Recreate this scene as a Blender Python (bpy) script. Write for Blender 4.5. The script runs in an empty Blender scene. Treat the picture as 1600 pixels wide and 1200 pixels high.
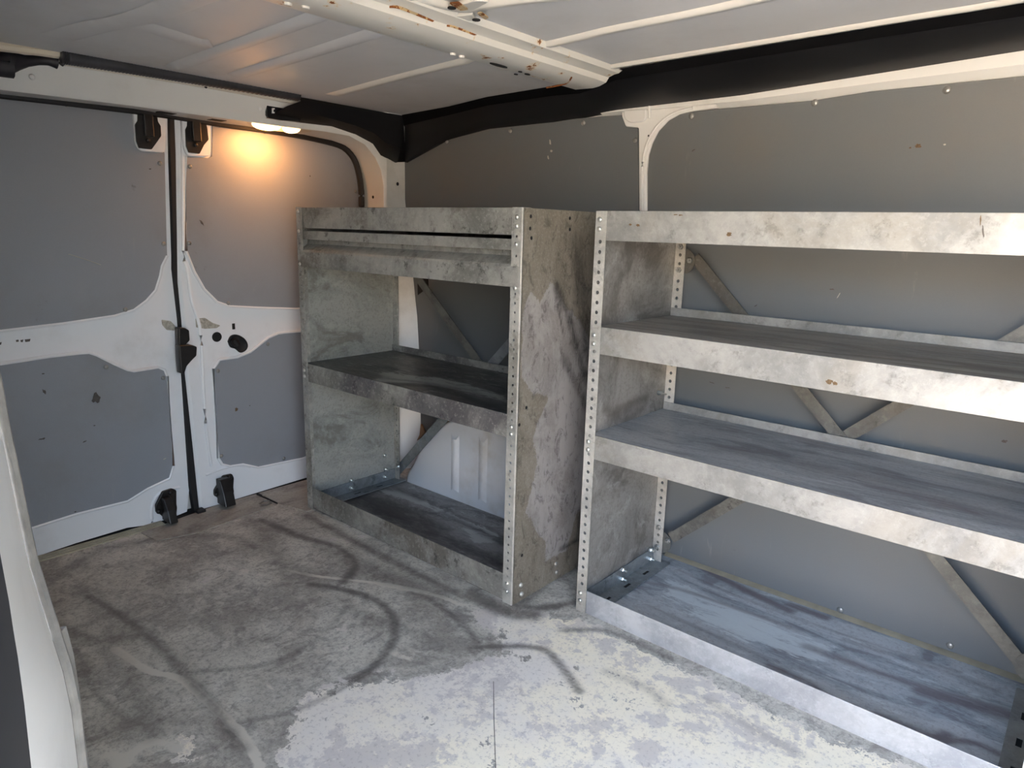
import bpy, bmesh, math, random
import numpy as np
from mathutils import Vector, Matrix
random.seed(7)
C = bpy.context.scene.collection
S = bpy.context.scene
# ------------------------------------------------------------------ camera
CAM_M = [[0.756482, -0.162105, 0.633606], [0.653481, 0.148262, -0.742281], [0.026388, 0.975572, 0.21809]]
CAM_F = 1081.73
CAM_H = 0.9600
cam = bpy.data.cameras.new('camera'); cam_o = bpy.data.objects.new('camera', cam); C.objects.link(cam_o)
cam.sensor_width = 36.0; cam.lens = CAM_F / 1600.0 * 36.0; cam.clip_start = 0.02
m = Matrix([list(r) + [0] for r in CAM_M] + [[0, 0, 0, 1]]); m.translation = Vector((0, 0, CAM_H))
cam_o.matrix_world = m; S.camera = cam_o
# ------------------------------------------------------------------ light
S.view_settings.view_transform = 'Standard'; S.view_settings.look = 'None'
S.view_settings.gamma = 1.0; S.view_settings.use_curve_mapping = False
S.view_settings.exposure = 1.05
world = bpy.data.worlds.new('world'); S.world = world; world.use_nodes = True
wn = world.node_tree.nodes; wl = world.node_tree.links
for n in list(wn): wn.remove(n)
wo = wn.new('ShaderNodeOutputWorld'); wb = wn.new('ShaderNodeBackground'); sky = wn.new('ShaderNodeTexSky')
sky.sky_type = 'NISHITA'; sky.sun_disc = False; sky.sun_elevation = math.radians(48); sky.sun_rotation = math.radians(20)
sky.air_density = 1.0; sky.dust_density = 3.0; sky.ozone_density = 1.0; sky.altitude = 0
hs = wn.new('ShaderNodeHueSaturation'); hs.inputs['Saturation'].default_value = 0.78; wl.new(sky.outputs[0], hs.inputs['Color']); wl.new(hs.outputs[0], wb.inputs[0]); wb.inputs[1].default_value = 1.9; wl.new(wb.outputs[0], wo.inputs[0])
sun = bpy.data.lights.new('sun', 'SUN'); sun_o = bpy.data.objects.new('sun', sun); C.objects.link(sun_o)
sun.energy = 9.5; sun.angle = math.radians(0.6); sun.color = (1.0, 0.93, 0.83)
sun_o.rotation_euler = Vector((0.35, 0.75, 0.92)).to_track_quat('Z', 'Y').to_euler()   # high, from beyond the shelved side
door_light = bpy.data.lights.new('side_door_portal', 'AREA'); dl = bpy.data.objects.new('side_door_portal', door_light); C.objects.link(dl)
door_light.shape = 'RECTANGLE'; door_light.size = 1.6; door_light.size_y = 1.3
dl.location = (0.30, 0.03, 0.66); dl.rotation_euler = (math.radians(90), 0, 0); door_light.cycles.is_portal = True
S.cycles.max_bounces = 10; S.cycles.diffuse_bounces = 6; S.cycles.glossy_bounces = 5
S.cycles.sample_clamp_indirect = 6.0; S.cycles.caustics_reflective = False; S.cycles.caustics_refractive = False
S.cycles.use_denoising = True

# ------------------------------------------------------------------ node helpers
def lin(c): return tuple(((v / 255.0) / 12.92 if v / 255.0 < 0.04045 else ((v / 255.0 + 0.055) / 1.055) ** 2.4) for v in c) + (1.0,)
class NT:
    def __init__(s, name):
        s.m = bpy.data.materials.new(name); s.m.use_nodes = True; s.n = s.m.node_tree.nodes; s.l = s.m.node_tree.links
        s.b = s.n['Principled BSDF']; s.pos = s.n.new('ShaderNodeNewGeometry').outputs['Position']
    def setv(s, sock, v):
        if isinstance(v, bpy.types.NodeSocket): s.l.new(v, sock)
        else: sock.default_value = v
    def noise(s, scale, detail=6, rough=0.6, dist=0.0, stretch=None, vec=None, w=0):
        t = s.n.new('ShaderNodeTexNoise'); t.inputs['Scale'].default_value = scale; t.inputs['Detail'].default_value = detail
        t.inputs['Roughness'].default_value = rough; t.inputs['Distortion'].default_value = dist
        v = vec or s.pos
        mp = s.n.new('ShaderNodeMapping'); s.l.new(v, mp.inputs[0]); mp.inputs['Scale'].default_value = stretch or (1, 1, 1)
        mp.inputs['Location'].default_value = (w * 3.1, w * 1.7, w * 2.3); s.l.new(mp.outputs[0], t.inputs['Vector'])
        return t.outputs['Fac']
    def vor(s, scale, stretch=None):
        t = s.n.new('ShaderNodeTexVoronoi'); t.inputs['Scale'].default_value = scale
        mp = s.n.new('ShaderNodeMapping'); s.l.new(s.pos, mp.inputs[0]); mp.inputs['Scale'].default_value = stretch or (1, 1, 1)
        s.l.new(mp.outputs[0], t.inputs['Vector']); return t
    def math(s, op, a, b=0.0, c=0.0):
        t = s.n.new('ShaderNodeMath'); t.operation = op
        for i, v in enumerate((a, b, c)): s.setv(t.inputs[i], v)
        return t.outputs[0]
    def step(s, v, a, b, lo=0.0, hi=1.0):
        t = s.n.new('ShaderNodeMapRange'); t.interpolation_type = 'SMOOTHSTEP'; s.setv(t.inputs[0], v)
        for i, x in enumerate((a, b, lo, hi)): t.inputs[i + 1].default_value = x
        return t.outputs[0]
    def mix(s, f, a, b):
        t = s.n.new('ShaderNodeMix'); t.data_type = 'RGBA'; s.setv(t.inputs[0], f); s.setv(t.inputs[6], a); s.setv(t.inputs[7], b)
        return t.outputs[2]
    def attr(s, name):
        t = s.n.new('ShaderNodeAttribute'); t.attribute_name = name; return t.outputs['Fac']
    def xyz(s):
        t = s.n.new('ShaderNodeSeparateXYZ'); s.l.new(s.pos, t.inputs[0]); return t.outputs
    def bump(s, h, strength=0.2, dist=0.002):
        t = s.n.new('ShaderNodeBump'); t.inputs['Strength'].default_value = strength; t.inputs['Distance'].default_value = dist
        s.setv(t.inputs['Height'], h); s.l.new(t.outputs[0], s.b.inputs['Normal'])
    def out(s, col, rough=0.5, metal=0.0, coat=0.0, spec=0.5):
        s.setv(s.b.inputs['Base Color'], col); s.setv(s.b.inputs['Roughness'], rough); s.setv(s.b.inputs['Metallic'], metal)
        s.b.inputs['Coat Weight'].default_value = coat; s.b.inputs['Coat Roughness'].default_value = 0.12
        s.b.inputs['Specular IOR Level'].default_value = spec; return s.m

def m_paint(name, base, dirt=(150, 142, 128), amount=0.5, rough=0.32):
    t = NT(name); a = t.noise(3.0, 8, 0.65); b = t.noise(26, 6, 0.7, w=1); f = t.math('MULTIPLY', t.step(a, 0.48, 0.8), amount)
    c = t.mix(f, lin(base), lin(dirt)); sp = t.step(b, 0.70, 0.76); c = t.mix(t.math('MULTIPLY', sp, 0.5 * amount), c, lin((90, 84, 76)))
    t.bump(t.noise(180, 2), 0.05, 0.001)
    return t.out(c, t.step(a, 0.3, 0.8, rough, rough + 0.18), 0.0, 0.15)
def m_rusty(name, base, lo=0.66):
    t = NT(name); a = t.noise(24, 9, 0.7); b = t.noise(60, 6, 0.7, w=2); cl = t.noise(3.3, 3, 0.5, w=5)
    mm = t.math('MULTIPLY_ADD', t.math('SUBTRACT', cl, 0.5), 0.35, a)
    halo = t.step(mm, lo - 0.035, lo + 0.02); core = t.step(mm, lo + 0.015, lo + 0.04)
    c = t.mix(t.math('MULTIPLY', halo, 0.55), lin(base), lin((205, 170, 105)))
    c = t.mix(core, c, t.mix(b, lin((64, 34, 16)), lin((150, 88, 34))))
    return t.out(c, t.step(core, 0, 1, 0.35, 0.9), 0.0)
def m_plain(name, col, rough=0.5, metal=0.0, var=0.12, scale=20, spec=0.5):
    t = NT(name); a = t.noise(scale, 6, 0.6); d = tuple(max(0, v * (1 - var * 2)) for v in col)
    c = t.mix(a, lin(d), lin(tuple(min(255, v * (1 + var)) for v in col))); return t.out(c, rough, metal, 0, spec)
def m_lining(name, col, dirt=(118, 108, 92)):
    t = NT(name); a = t.noise(2.2, 8, 0.65); g = t.noise(700, 2, 0.5); s1 = t.noise(9, 9, 0.75, w=3)
    w = t.noise(26, 6, 0.6, 0.5, (1, 1, .18), w=4)
    c = t.mix(t.math('MULTIPLY', t.step(a, 0.45, 0.75), 0.30), lin(col), lin(dirt))
    c = t.mix(t.math('MULTIPLY', t.step(s1, 0.66, 0.74), 0.55), c, lin((70, 64, 58)))
    c = t.mix(t.math('MULTIPLY', t.step(w, 0.66, 0.78), 0.22), c, lin((176, 174, 168)))
    c = t.mix(t.math('MULTIPLY', g, 0.16), c, lin((60, 62, 66)))
    t.bump(g, 0.12, 0.0008)
    return t.out(c, 0.52, 0.0, 0, 0.45)
def m_galv(name, c0, c1, dirt, amount=0.4, metal=0.75, rough=0.42, stretch=(1, 1, 1), vw=0.07):
    t = NT(name); v = t.vor(95, stretch); a = t.noise(6, 8, 0.7, 0.4, stretch); b = t.noise(22, 8, 0.75, w=2); d = t.noise(3.2, 9, 0.7, 0.6, w=6)
    f = t.math('MULTIPLY_ADD', t.math('SUBTRACT', v.outputs['Color'], 0.5), vw, a)
    c = t.mix(t.step(f, 0.34, 0.66), lin(tuple(x * .9 for x in c0)), lin(c1))
    c = t.mix(t.math('MULTIPLY', t.step(d, 0.48, 0.60), amount), c, lin(dirt))
    c = t.mix(t.math('MULTIPLY', t.step(t.noise(90, 6, 0.8, 0.3, w=9), 0.52, 0.66), amount * .7), c, lin(tuple(min(255, x * 1.12) for x in c1)))
    c = t.mix(t.math('MULTIPLY', t.step(b, 0.56, 0.66), amount * 0.9), c, lin(tuple(x * 0.5 for x in dirt)))
    r = t.step(b, 0.3, 0.7, rough - 0.07, rough + 0.16)
    t.bump(b, 0.08, 0.001)
    return t.out(c, r, metal)

WHITE = m_paint('white body paint', (222, 223, 220))
WHITED = m_paint('white door paint', (232, 235, 238), amount=0.35)
JAMB = m_paint('white jamb paint', (208, 206, 200), amount=0.2)
ROOF = m_paint('roof paint', (198, 199, 200), (150, 144, 132), 0.3, 0.4)
RUSTY = m_rusty('rusting white paint', (204, 203, 196), 0.665)
RUST = m_rusty('rust line', (170, 150, 120), 0.46)
LINING = m_lining('grey lining board', (102, 107, 109))
LINING_BRIGHT = m_lining('brightened grey lining board', (146, 151, 158))  # same board as LINING, lightened to make up for weak light at the rear
BLACK = m_plain('black trim plastic', (20, 21, 24), 0.40, 0, 0.2, 8, 0.4)
RUBBER = m_plain('black rubber', (22, 22, 24), 0.6, 0, 0.2, 30)
DARK = m_plain('dark hole', (10, 10, 11), 0.8)
BLKMET = m_plain('black metal hardware', (34, 32, 31), 0.38, 0.2, 0.3, 60)
RIVET = m_plain('rivet metal', (150, 150, 146), 0.3, 0.5, 0.1, 60)
BOLT = m_plain('zinc bolt', (205, 206, 200), 0.3, 0.85, 0.1, 60)
GALV = m_galv('bright galvanised steel', (144, 144, 141), (162, 161, 156), (128, 121, 108), 0.32, 0.36, 0.55)
GALVD = m_galv('dull galvanised steel', (142, 143, 138), (176, 176, 170), (104, 98, 90), 0.7, 0.6, 0.5)
GALVI = m_galv('grey galvanised sheet', (138, 141, 141), (160, 162, 160), (104, 100, 94), 0.5, 0.55, 0.5)
UPR = m_galv('light upright steel', (186, 186, 180), (208, 206, 198), (140, 134, 122), 0.35, 0.4, 0.42)
UPRD = m_galv('grey upright steel', (166, 167, 162), (192, 192, 184), (116, 112, 102), 0.6, 0.45, 0.46)
BRACE = m_galv('brace steel', (96, 97, 94), (118, 118, 112), (80, 74, 66), 0.6, 0.4, 0.5)
BRACKET = m_galv('blue grey bracket steel', (132, 140, 144), (154, 159, 160), (104, 102, 96), 0.5, 0.45, 0.42)

def m_floor():
    t = NT('worn painted floor'); x = t.xyz()
    n1 = t.noise(5, 10, 0.72, 0.3); n2 = t.noise(24, 10, 0.75, w=2); n3 = t.noise(110, 6, 0.7, w=3); n4 = t.noise(2.2, 8, 0.7, 0.8, (1, 2.0, 1), w=4)
    pale = t.attr('pale'); dark = t.attr('dark'); line = t.attr('line')
    # worn paint: base tones
    c = t.mix(t.step(n1, 0.40, 0.60), lin((158, 154, 146)), lin((204, 202, 191)))
    c = t.mix(t.math('MULTIPLY', t.step(n4, 0.48, 0.58), 0.5), c, lin((204, 202, 190)))
    c = t.mix(t.math('MULTIPLY', t.step(n2, 0.54, 0.60), 0.45), c, lin((212, 209, 200)))
    c = t.mix(t.math('MULTIPLY', t.step(t.noise(9, 10, 0.75, 1.0, (1.6, 1, 1), w=12), 0.52, 0.60), 0.5), c, lin((122, 116, 112)))
    c = t.mix(t.math('MULTIPLY', t.step(t.noise(55, 8, 0.8, w=14), 0.50, 0.60), 0.35), c, lin((104, 100, 98)))
    c = t.mix(t.math('MULTIPLY', t.step(n3, 0.48, 0.62), 0.35), c, lin((96, 91, 88)))
    # lilac film left on the pale paint
    pn = t.math('ADD', pale, t.math('MULTIPLY', t.math('SUBTRACT', n2, 0.5), 2.6))
    pn = t.math('ADD', pn, t.math('MULTIPLY', t.math('SUBTRACT', n1, 0.5), 3.2))
    fil = t.math('ADD', t.math('MULTIPLY', n1, 0.6), t.math('MULTIPLY', n2, 0.4))
    cream = t.mix(t.step(t.noise(3.0, 6, 0.6, w=8), 0.4, 0.62), lin((246, 238, 216)), lin((230, 225, 216)))
    cream = t.mix(t.math('MULTIPLY', t.step(fil, 0.50, 0.545), 0.6), cream, lin((188, 183, 182)))
    cream = t.mix(t.math('MULTIPLY', t.step(n3, 0.52, 0.66), 0.45), cream, lin((150, 144, 140)))
    c = t.mix(t.step(pn, 0.47, 0.53), c, cream)
    ln = t.math('ADD', line, t.math('MULTIPLY', t.math('SUBTRACT', n2, 0.5), 1.2))
    c = t.mix(t.step(ln, 0.40, 0.62), c, lin((206, 202, 190)))
    dn = t.math('MULTIPLY', dark, t.step(n2, 0.25, 0.6, 0.55, 1.0))
    c = t.mix(t.step(dn, 0.08, 0.9, 0.0, 0.80), c, lin((84, 79, 76)))
    t.bump(n2, 0.15, 0.001)
    return t.out(c, t.step(n2, 0.3, 0.7, 0.42, 0.62), 0.0, 0, 0.35)
def m_stain(name, base, mid, pale_c, dark_c, stretch, metal=0.3, rough=0.45):
    t = NT(name); n1 = t.noise(4.5, 10, 0.7, 0.8, stretch); n2 = t.noise(14, 10, 0.75, 0.5, stretch, w=2); n3 = t.noise(120, 5, 0.7, w=3)
    pale = t.attr('pale'); dark = t.attr('dark')
    c = t.mix(t.step(n1, 0.42, 0.58), lin(base), lin(mid)); c = t.mix(t.math('MULTIPLY', t.step(n2, 0.51, 0.62), 0.6), c, lin(pale_c))
    c = t.mix(t.math('MULTIPLY', t.step(n3, 0.48, 0.64), 0.3), c, lin(dark_c)); c = t.mix(t.math('MULTIPLY', t.step(n1, 0.46, 0.38), 0.5), c, lin(dark_c))
    pn = t.math('ADD', pale, t.math('MULTIPLY', t.math('SUBTRACT', n2, 0.5), 4.0)); c = t.mix(t.step(pn, 0.42, 0.9, 0.0, 0.85), c, lin(pale_c))
    dn = t.math('MULTIPLY', dark, t.step(n2, 0.3, 0.6, 0.6, 1.0)); c = t.mix(t.step(dn, 0.1, 0.8, 0.0, 0.85), c, lin(dark_c))
    t.bump(n2, 0.1, 0.001)
    return t.out(c, t.step(n2, 0.3, 0.7, rough - 0.06, rough + 0.15), metal)
FLOOR = m_floor()
BAY1 = m_stain('dark stained bay floor', (104, 101, 100), (138, 136, 133), (176, 176, 174), (54, 50, 51), (1, 2.2, 1), 0.1, 0.42)
BAY2 = m_stain('blue grey smeared bay floor', (158, 165, 170), (186, 190, 192), (210, 216, 216), (112, 102, 106), (0.9, 3.4, 1), 0.1, 0.42)
SHELF1 = m_stain('dark oily shelf top', (66, 66, 66), (92, 91, 86), (166, 168, 162), (38, 39, 42), (0.9, 2.4, 1), 0.35, 0.36)
SHELF2 = m_stain('grey smeared shelf top', (156, 160, 163), (182, 184, 184), (200, 203, 204), (122, 112, 112), (0.7, 3.0, 1), 0.35, 0.44)
SHELF2B = m_stain('brownish shelf top', (134, 130, 124), (158, 154, 147), (184, 172, 162), (104, 98, 90), (0.5, 3.0, 1), 0.35, 0.44)
def m_side():
    t = NT('stained side sheet'); n1 = t.noise(5, 10, 0.72, 0.5, (1, 1.3, .8)); n2 = t.noise(20, 10, 0.78, 0.8, (1, 1.8, 1)); n3 = t.noise(150, 5, 0.8, w=3)
    pale = t.attr('pale'); dark = t.attr('dark')
    c = t.mix(t.step(n1, 0.35, 0.65), lin((118, 112, 100)), lin((150, 144, 132)))
    up = t.math('ADD', pale, t.math('MULTIPLY', t.math('SUBTRACT', n2, 0.5), 2.2))
    pc = t.mix(t.step(n1, 0.42, 0.58), lin((150, 146, 143)), lin((176, 173, 171)))
    c = t.mix(t.step(up, 0.44, 0.54), c, pc)
    c = t.mix(t.math('MULTIPLY', t.step(n3, 0.50, 0.62), 0.4), c, lin((176, 172, 166)))
    c = t.mix(t.math('MULTIPLY', t.step(n2, 0.53, 0.6), 0.45), c, lin((66, 60, 56)))
    dn = t.math('MULTIPLY', dark, t.step(n2, 0.25, 0.6, 0.4, 1.0)); c = t.mix(t.step(dn, 0.1, 0.9, 0.0, 0.8), c, lin((44, 42, 42)))
    t.bump(n2, 0.12, 0.001)
    return t.out(c, t.step(n2, 0.3, 0.7, 0.4, 0.6), 0.45)
SIDE = m_side()

# ------------------------------------------------------------------ mesh helpers
def finish(o, smooth=False, angle=40):
    bm = bmesh.new(); bm.from_mesh(o.data); bmesh.ops.remove_doubles(bm, verts=bm.verts, dist=1e-5); bmesh.ops.recalc_face_normals(bm, faces=bm.faces)
    if smooth:
        for f in bm.faces: f.smooth = True
        for e in bm.edges:
            if len(e.link_faces) == 2 and e.calc_face_angle(0) > math.radians(angle): e.smooth = False
    bm.to_mesh(o.data); bm.free()
def link(name, me, mat, parent=None):
    o = bpy.data.objects.new(name, me); C.objects.link(o)
    if mat: me.materials.append(mat)
    if parent: o.parent = parent; o.matrix_parent_inverse = parent.matrix_world.inverted() if False else Matrix.Translation(-parent.location)
    return o
class MB:
    def __init__(s): s.v = []; s.f = []
    def add(s, v, f):
        k = len(s.v); s.v += [tuple(p) for p in v]; s.f += [tuple(k + i for i in q) for q in f]; return s
    def box(s, x0, x1, y0, y1, z0, z1):
        return s.add([(x, y, z) for x in (x0, x1) for y in (y0, y1) for z in (z0, z1)], [(0, 1, 3, 2), (4, 6, 7, 5), (0, 4, 5, 1), (2, 3, 7, 6), (0, 2, 6, 4), (1, 5, 7, 3)])
    def strip(s, *lines):           # quads between successive polylines of equal length
        n = len(lines[0]); v = [p for L in lines for p in L]
        return s.add(v, [(r * n + i, r * n + i + 1, (r + 1) * n + i + 1, (r + 1) * n + i) for r in range(len(lines) - 1) for i in range(n - 1)])
    def ring(s, *lines):
        n = len(lines[0]); v = [p for L in lines for p in L]
        return s.add(v, [(r * n + i, r * n + (i + 1) % n, (r + 1) * n + (i + 1) % n, (r + 1) * n + i) for r in range(len(lines) - 1) for i in range(n)])
    def prism(s, prof, axis, a, b):  # closed 2D profile swept along an axis; prof in the other two coordinates in x,y,z order
        def P(p, c): q = list(p); q.insert(axis, c); return tuple(q)
        n = len(prof); v = [P(p, a) for p in prof] + [P(p, b) for p in prof]
        return s.add(v, [(i, (i + 1) % n, n + (i + 1) % n, n + i) for i in range(n)] + [tuple(range(n)), tuple(range(2 * n - 1, n - 1, -1))])
    def tube(s, pts, r, seg=10, cap=True):
        pts = [Vector(p) for p in pts]; rings = []
        for i, p in enumerate(pts):
            d = (pts[min(i + 1, len(pts) - 1)] - pts[max(i - 1, 0)]).normalized(); a = d.cross(Vector((0, 0, 1)));
            if a.length < 1e-3: a = d.cross(Vector((0, 1, 0)))
            a.normalize(); b = d.cross(a); rr = r[i] if isinstance(r, (list, tuple)) else r
            rings.append([p + a * rr * math.cos(t) + b * rr * math.sin(t) for t in [2 * math.pi * k / seg for k in range(seg)]])
        s.ring(*rings)
        if cap: k = len(s.v); s.f.append(tuple(range(k - seg * len(pts), k - seg * (len(pts) - 1)))); s.f.append(tuple(range(k - seg, k)))
        return s
    def build(s, name, mat, parent=None, smooth=False, bevel=0.0, angle=40):
        me = bpy.data.meshes.new(name); me.from_pydata(s.v, [], s.f); o = link(name, me, mat, parent); finish(o, smooth, angle)
        if bevel: bv = o.modifiers.new('edge', 'BEVEL'); bv.width = bevel; bv.segments = 2; bv.limit_method = 'ANGLE'
        return o
def rp(pts, r, n=5):
    """round the corners of a closed polyline; r one radius or one per point"""
    out = []; N = len(pts)
    for i in range(N):
        p = Vector(pts[i]); a = Vector(pts[i - 1]) - p; b = Vector(pts[(i + 1) % N]) - p; ri = r[i] if isinstance(r, (list, tuple)) else r
        d = min(ri, a.length * 0.45, b.length * 0.45)
        if d < 1e-4: out.append(tuple(p)); continue
        a = p + a.normalized() * d; b = p + b.normalized() * d
        for k in range(n + 1):
            t = k / n; q = a * (1 - t) ** 2 + p * 2 * t * (1 - t) + b * t * t; out.append((q.x, q.y))
    return out
def smooth_line(pts, n=4):
    P = [Vector(p) for p in pts]; out = []
    for i in range(len(P) - 1):
        a, b, c, d = P[max(i - 1, 0)], P[i], P[i + 1], P[min(i + 2, len(P) - 1)]
        for k in range(n):
            t = k / n; out.append(tuple(0.5 * ((2 * b) + (c - a) * t + (2 * a - 5 * b + 4 * c - d) * t * t + (3 * b - a - 3 * c + d) * t ** 3)))
    out.append(tuple(P[-1])); return out
def circle(cx, cy, r, n=10): return [(cx + r * math.cos(2 * math.pi * k / n), cy + r * math.sin(2 * math.pi * k / n)) for k in range(n)]
def plate(name, axis, pos, thick, outer, holes, mat, parent=None, bevel=0.0, smooth=False):
    """flat sheet in the plane axis=pos with real thickness and cut holes"""
    cu = bpy.data.curves.new(name, 'CURVE'); cu.dimensions = '2D'; cu.fill_mode = 'BOTH'; cu.extrude = max(thick / 2 - bevel, 0.0001)
    cu.bevel_depth = bevel; cu.bevel_resolution = 1; cu.offset = -bevel
    for L in [outer] + list(holes):
        sp = cu.splines.new('POLY'); sp.points.add(len(L) - 1); sp.use_cyclic_u = True
        for i, p in enumerate(L): sp.points[i].co = (p[0], p[1], 0, 1)
    t = bpy.data.objects.new(name, cu); me = bpy.data.meshes.new_from_object(t); bpy.data.objects.remove(t); bpy.data.curves.remove(cu)
    me.name = name; me.materials.clear()
    n = len(me.vertices); co = np.empty(n * 3); me.vertices.foreach_get('co', co); co = co.reshape(-1, 3); new = np.empty_like(co)
    i, j = [(1, 2), (0, 2), (0, 1)][axis]; new[:, i] = co[:, 0]; new[:, j] = co[:, 1]; new[:, axis] = co[:, 2] + pos
    me.vertices.foreach_set('co', new.ravel()); o = link(name, me, mat, parent); finish(o, smooth); return o
def poly_in(P, poly):
    x, y = P[:, 0], P[:, 1]; ins = np.zeros(len(P), bool); n = len(poly)
    for i in range(n):
        (x1, y1), (x2, y2) = poly[i], poly[i - 1]
        c = ((y1 > y) != (y2 > y)) & (x < (x2 - x1) * (y - y1) / ((y2 - y1) + 1e-12) + x1); ins ^= c
    return ins
def dist_line(P, L, closed=False):
    d = np.full(len(P), 9.0); L = list(L) + ([L[0]] if closed else [])
    for a, b in zip(L[:-1], L[1:]):
        a = np.array(a); b = np.array(b); ab = b - a; t = np.clip(((P - a) @ ab) / (ab @ ab + 1e-12), 0, 1)
        d = np.minimum(d, np.linalg.norm(P - (a + t[:, None] * ab), axis=1))
    return d
def grid_sheet(name, axis, pos, thick, a0, a1, b0, b1, step, mat, parent, pale=(), dark=(), line=(), inner=0.03):
    """sheet subdivided finely enough to carry its stains as a vertex attribute. pale: polygons; dark/line: (polyline, width, strength)"""
    na = max(2, int((a1 - a0) / step)); nb = max(2, int((b1 - b0) / step)); i, j = [(1, 2), (0, 2), (0, 1)][axis]
    A, B = np.meshgrid(np.linspace(a0, a1, na + 1), np.linspace(b0, b1, nb + 1), indexing='ij'); P = np.stack([A.ravel(), B.ravel()], 1)
    V = np.zeros((len(P), 3)); V[:, i] = P[:, 0]; V[:, j] = P[:, 1]; V[:, axis] = pos
    k = np.arange((na + 1) * (nb + 1)).reshape(na + 1, nb + 1); F = np.stack([k[:-1, :-1], k[1:, :-1], k[1:, 1:], k[:-1, 1:]], -1).reshape(-1, 4)
    nv = len(V); W = V[[k[0, 0], k[-1, 0], k[-1, -1], k[0, -1]]].copy(); W[:, axis] += thick
    V = np.vstack([V, W]); c = [k[0, 0], k[-1, 0], k[-1, -1], k[0, -1]]; fs = [tuple(f) for f in F.tolist()] + [(nv, nv + 1, nv + 2, nv + 3)]
    fs += [tuple(k[:, 0].tolist()) + (nv + 1, nv), tuple(k[-1, :].tolist()) + (nv + 2, nv + 1), tuple(k[::-1, -1].tolist()) + (nv + 3, nv + 2), tuple(k[0, ::-1].tolist()) + (nv, nv + 3)]
    me = bpy.data.meshes.new(name); me.from_pydata(V.tolist(), [], fs); o = link(name, me, mat, parent)
    bm = bmesh.new(); bm.from_mesh(me); bmesh.ops.recalc_face_normals(bm, faces=bm.faces); bm.to_mesh(me); bm.free()
    P = np.vstack([P, np.zeros((4, 2)) + 99]); pv = np.zeros(len(P)); dv = np.zeros(len(P)); lv = np.zeros(len(P))
    for poly in pale:
        s = np.where(poly_in(P, poly), 1.0, -1.0) * dist_line(P, poly, True); pv = np.maximum(pv, np.clip(0.5 + s / (2 * inner), 0, 1))
    for L, w, st in dark: dv = np.maximum(dv, st * np.exp(-(dist_line(P, smooth_line(L, 5)) / w) ** 2))
    for L, w, st in line: lv = np.maximum(lv, st * np.exp(-(dist_line(P, smooth_line(L, 5)) / w) ** 2))
    for nm, arr in (('pale', pv), ('dark', dv), ('line', lv)):
        at = me.attributes.new(nm, 'FLOAT', 'POINT'); at.data.foreach_set('value', arr.astype(np.float32))
    return o
_dome = {}
def dome(name, p, axis, sgn, r, h, mat, parent, hexa=False):
    """round or hexagonal head standing proud of a surface whose normal is sgn*axis"""
    key = (axis, sgn, r, h, hexa, mat.name)
    if key not in _dome:
        mb = MB(); seg = 6 if hexa else 10; rings = [(1.0, 0.0), (1.0, 0.75), (0.8, 1.0)] if hexa else [(1.0, 0.0), (0.92, 0.45), (0.62, 0.85), (0.2, 1.0)]
        L = []
        for rr, hh in rings:
            L.append([(r * rr * math.cos(2 * math.pi * k / seg), r * rr * math.sin(2 * math.pi * k / seg), h * hh) for k in range(seg)])
        mb.ring(*L); n = len(mb.v); mb.f.append(tuple(range(n - seg, n)))
        if hexa:
            st = [[(r * .45 * math.cos(2 * math.pi * k / 6), r * .45 * math.sin(2 * math.pi * k / 6), h * q) for k in range(6)] for q in (0.9, 2.2)]
            mb.ring(*st); n = len(mb.v); mb.f.append(tuple(range(n - 6, n)))
        i, j = [(1, 2), (0, 2), (0, 1)][axis]; v = []
        for q in mb.v:
            w = [0, 0, 0]; w[i] = q[0]; w[j] = q[1]; w[axis] = q[2] * sgn; v.append(tuple(w))
        me = bpy.data.meshes.new(name); me.from_pydata(v, [], mb.f); me.materials.append(mat)
        bm = bmesh.new(); bm.from_mesh(me); bmesh.ops.recalc_face_normals(bm, faces=bm.faces)
        for f in bm.faces: f.smooth = not hexa
        bm.to_mesh(me); bm.free(); _dome[key] = me
    o = bpy.data.objects.new(name, _dome[key]); C.objects.link(o); o.location = p
    if parent: o.parent = parent; o.matrix_parent_inverse = Matrix.Translation(-wloc(parent))
    return o
def wloc(o):
    v = Vector(o.location)
    # objects are only ever translated; a parent's inverse cancels its own location
    return v
def structure(o, label=None, cat=None):
    o['kind'] = 'structure'
    if label: o['label'] = label
    if cat: o['category'] = cat
    return o
def thing(o, label, cat, group=None):
    o['label'] = label; o['category'] = cat
    if group: o['group'] = group
    return o
def empty(name, loc=(0, 0, 0)):
    o = bpy.data.objects.new(name, None); C.objects.link(o); o.location = loc; o.empty_display_size = 0.1; return o

# ------------------------------------------------------------------ main measures (metres; x along the van, y across, z up)
XD = -2.2306; XF = -2.10; W = 1.808; YR = 0.12; XB = 1.35
A0, A1, B1, B1B, H1 = -1.987, -1.0545, 1.256, 1.639, 1.010
C0, C1, D, E, H2 = -0.912, 0.038, 1.3575, 1.7313, 1.0059
def zc(x): return 1.375 + 0.0158 * (x + 0.2)

# ------------------------------------------------------------------ ground outside
g = MB().box(-14, 14, -16, 3, -0.62, -0.55).build('ground', m_plain('sunlit concrete', (196, 184, 166), 0.9, 0, 0.08, 3)); structure(g, 'pale concrete ground outside the open side door', 'ground')

ow = MB().box(-12, 14, -6.6, -6.4, -0.55, 1.9).build('wall_bounce', m_plain('sunlit render', (206, 192, 174), 0.9, 0, 0.06, 2)); structure(ow, 'pale sunlit masonry wall added out of view across the yard for warm bounce light', 'wall')  # wall added out of view to throw warm light in through the door
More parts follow.
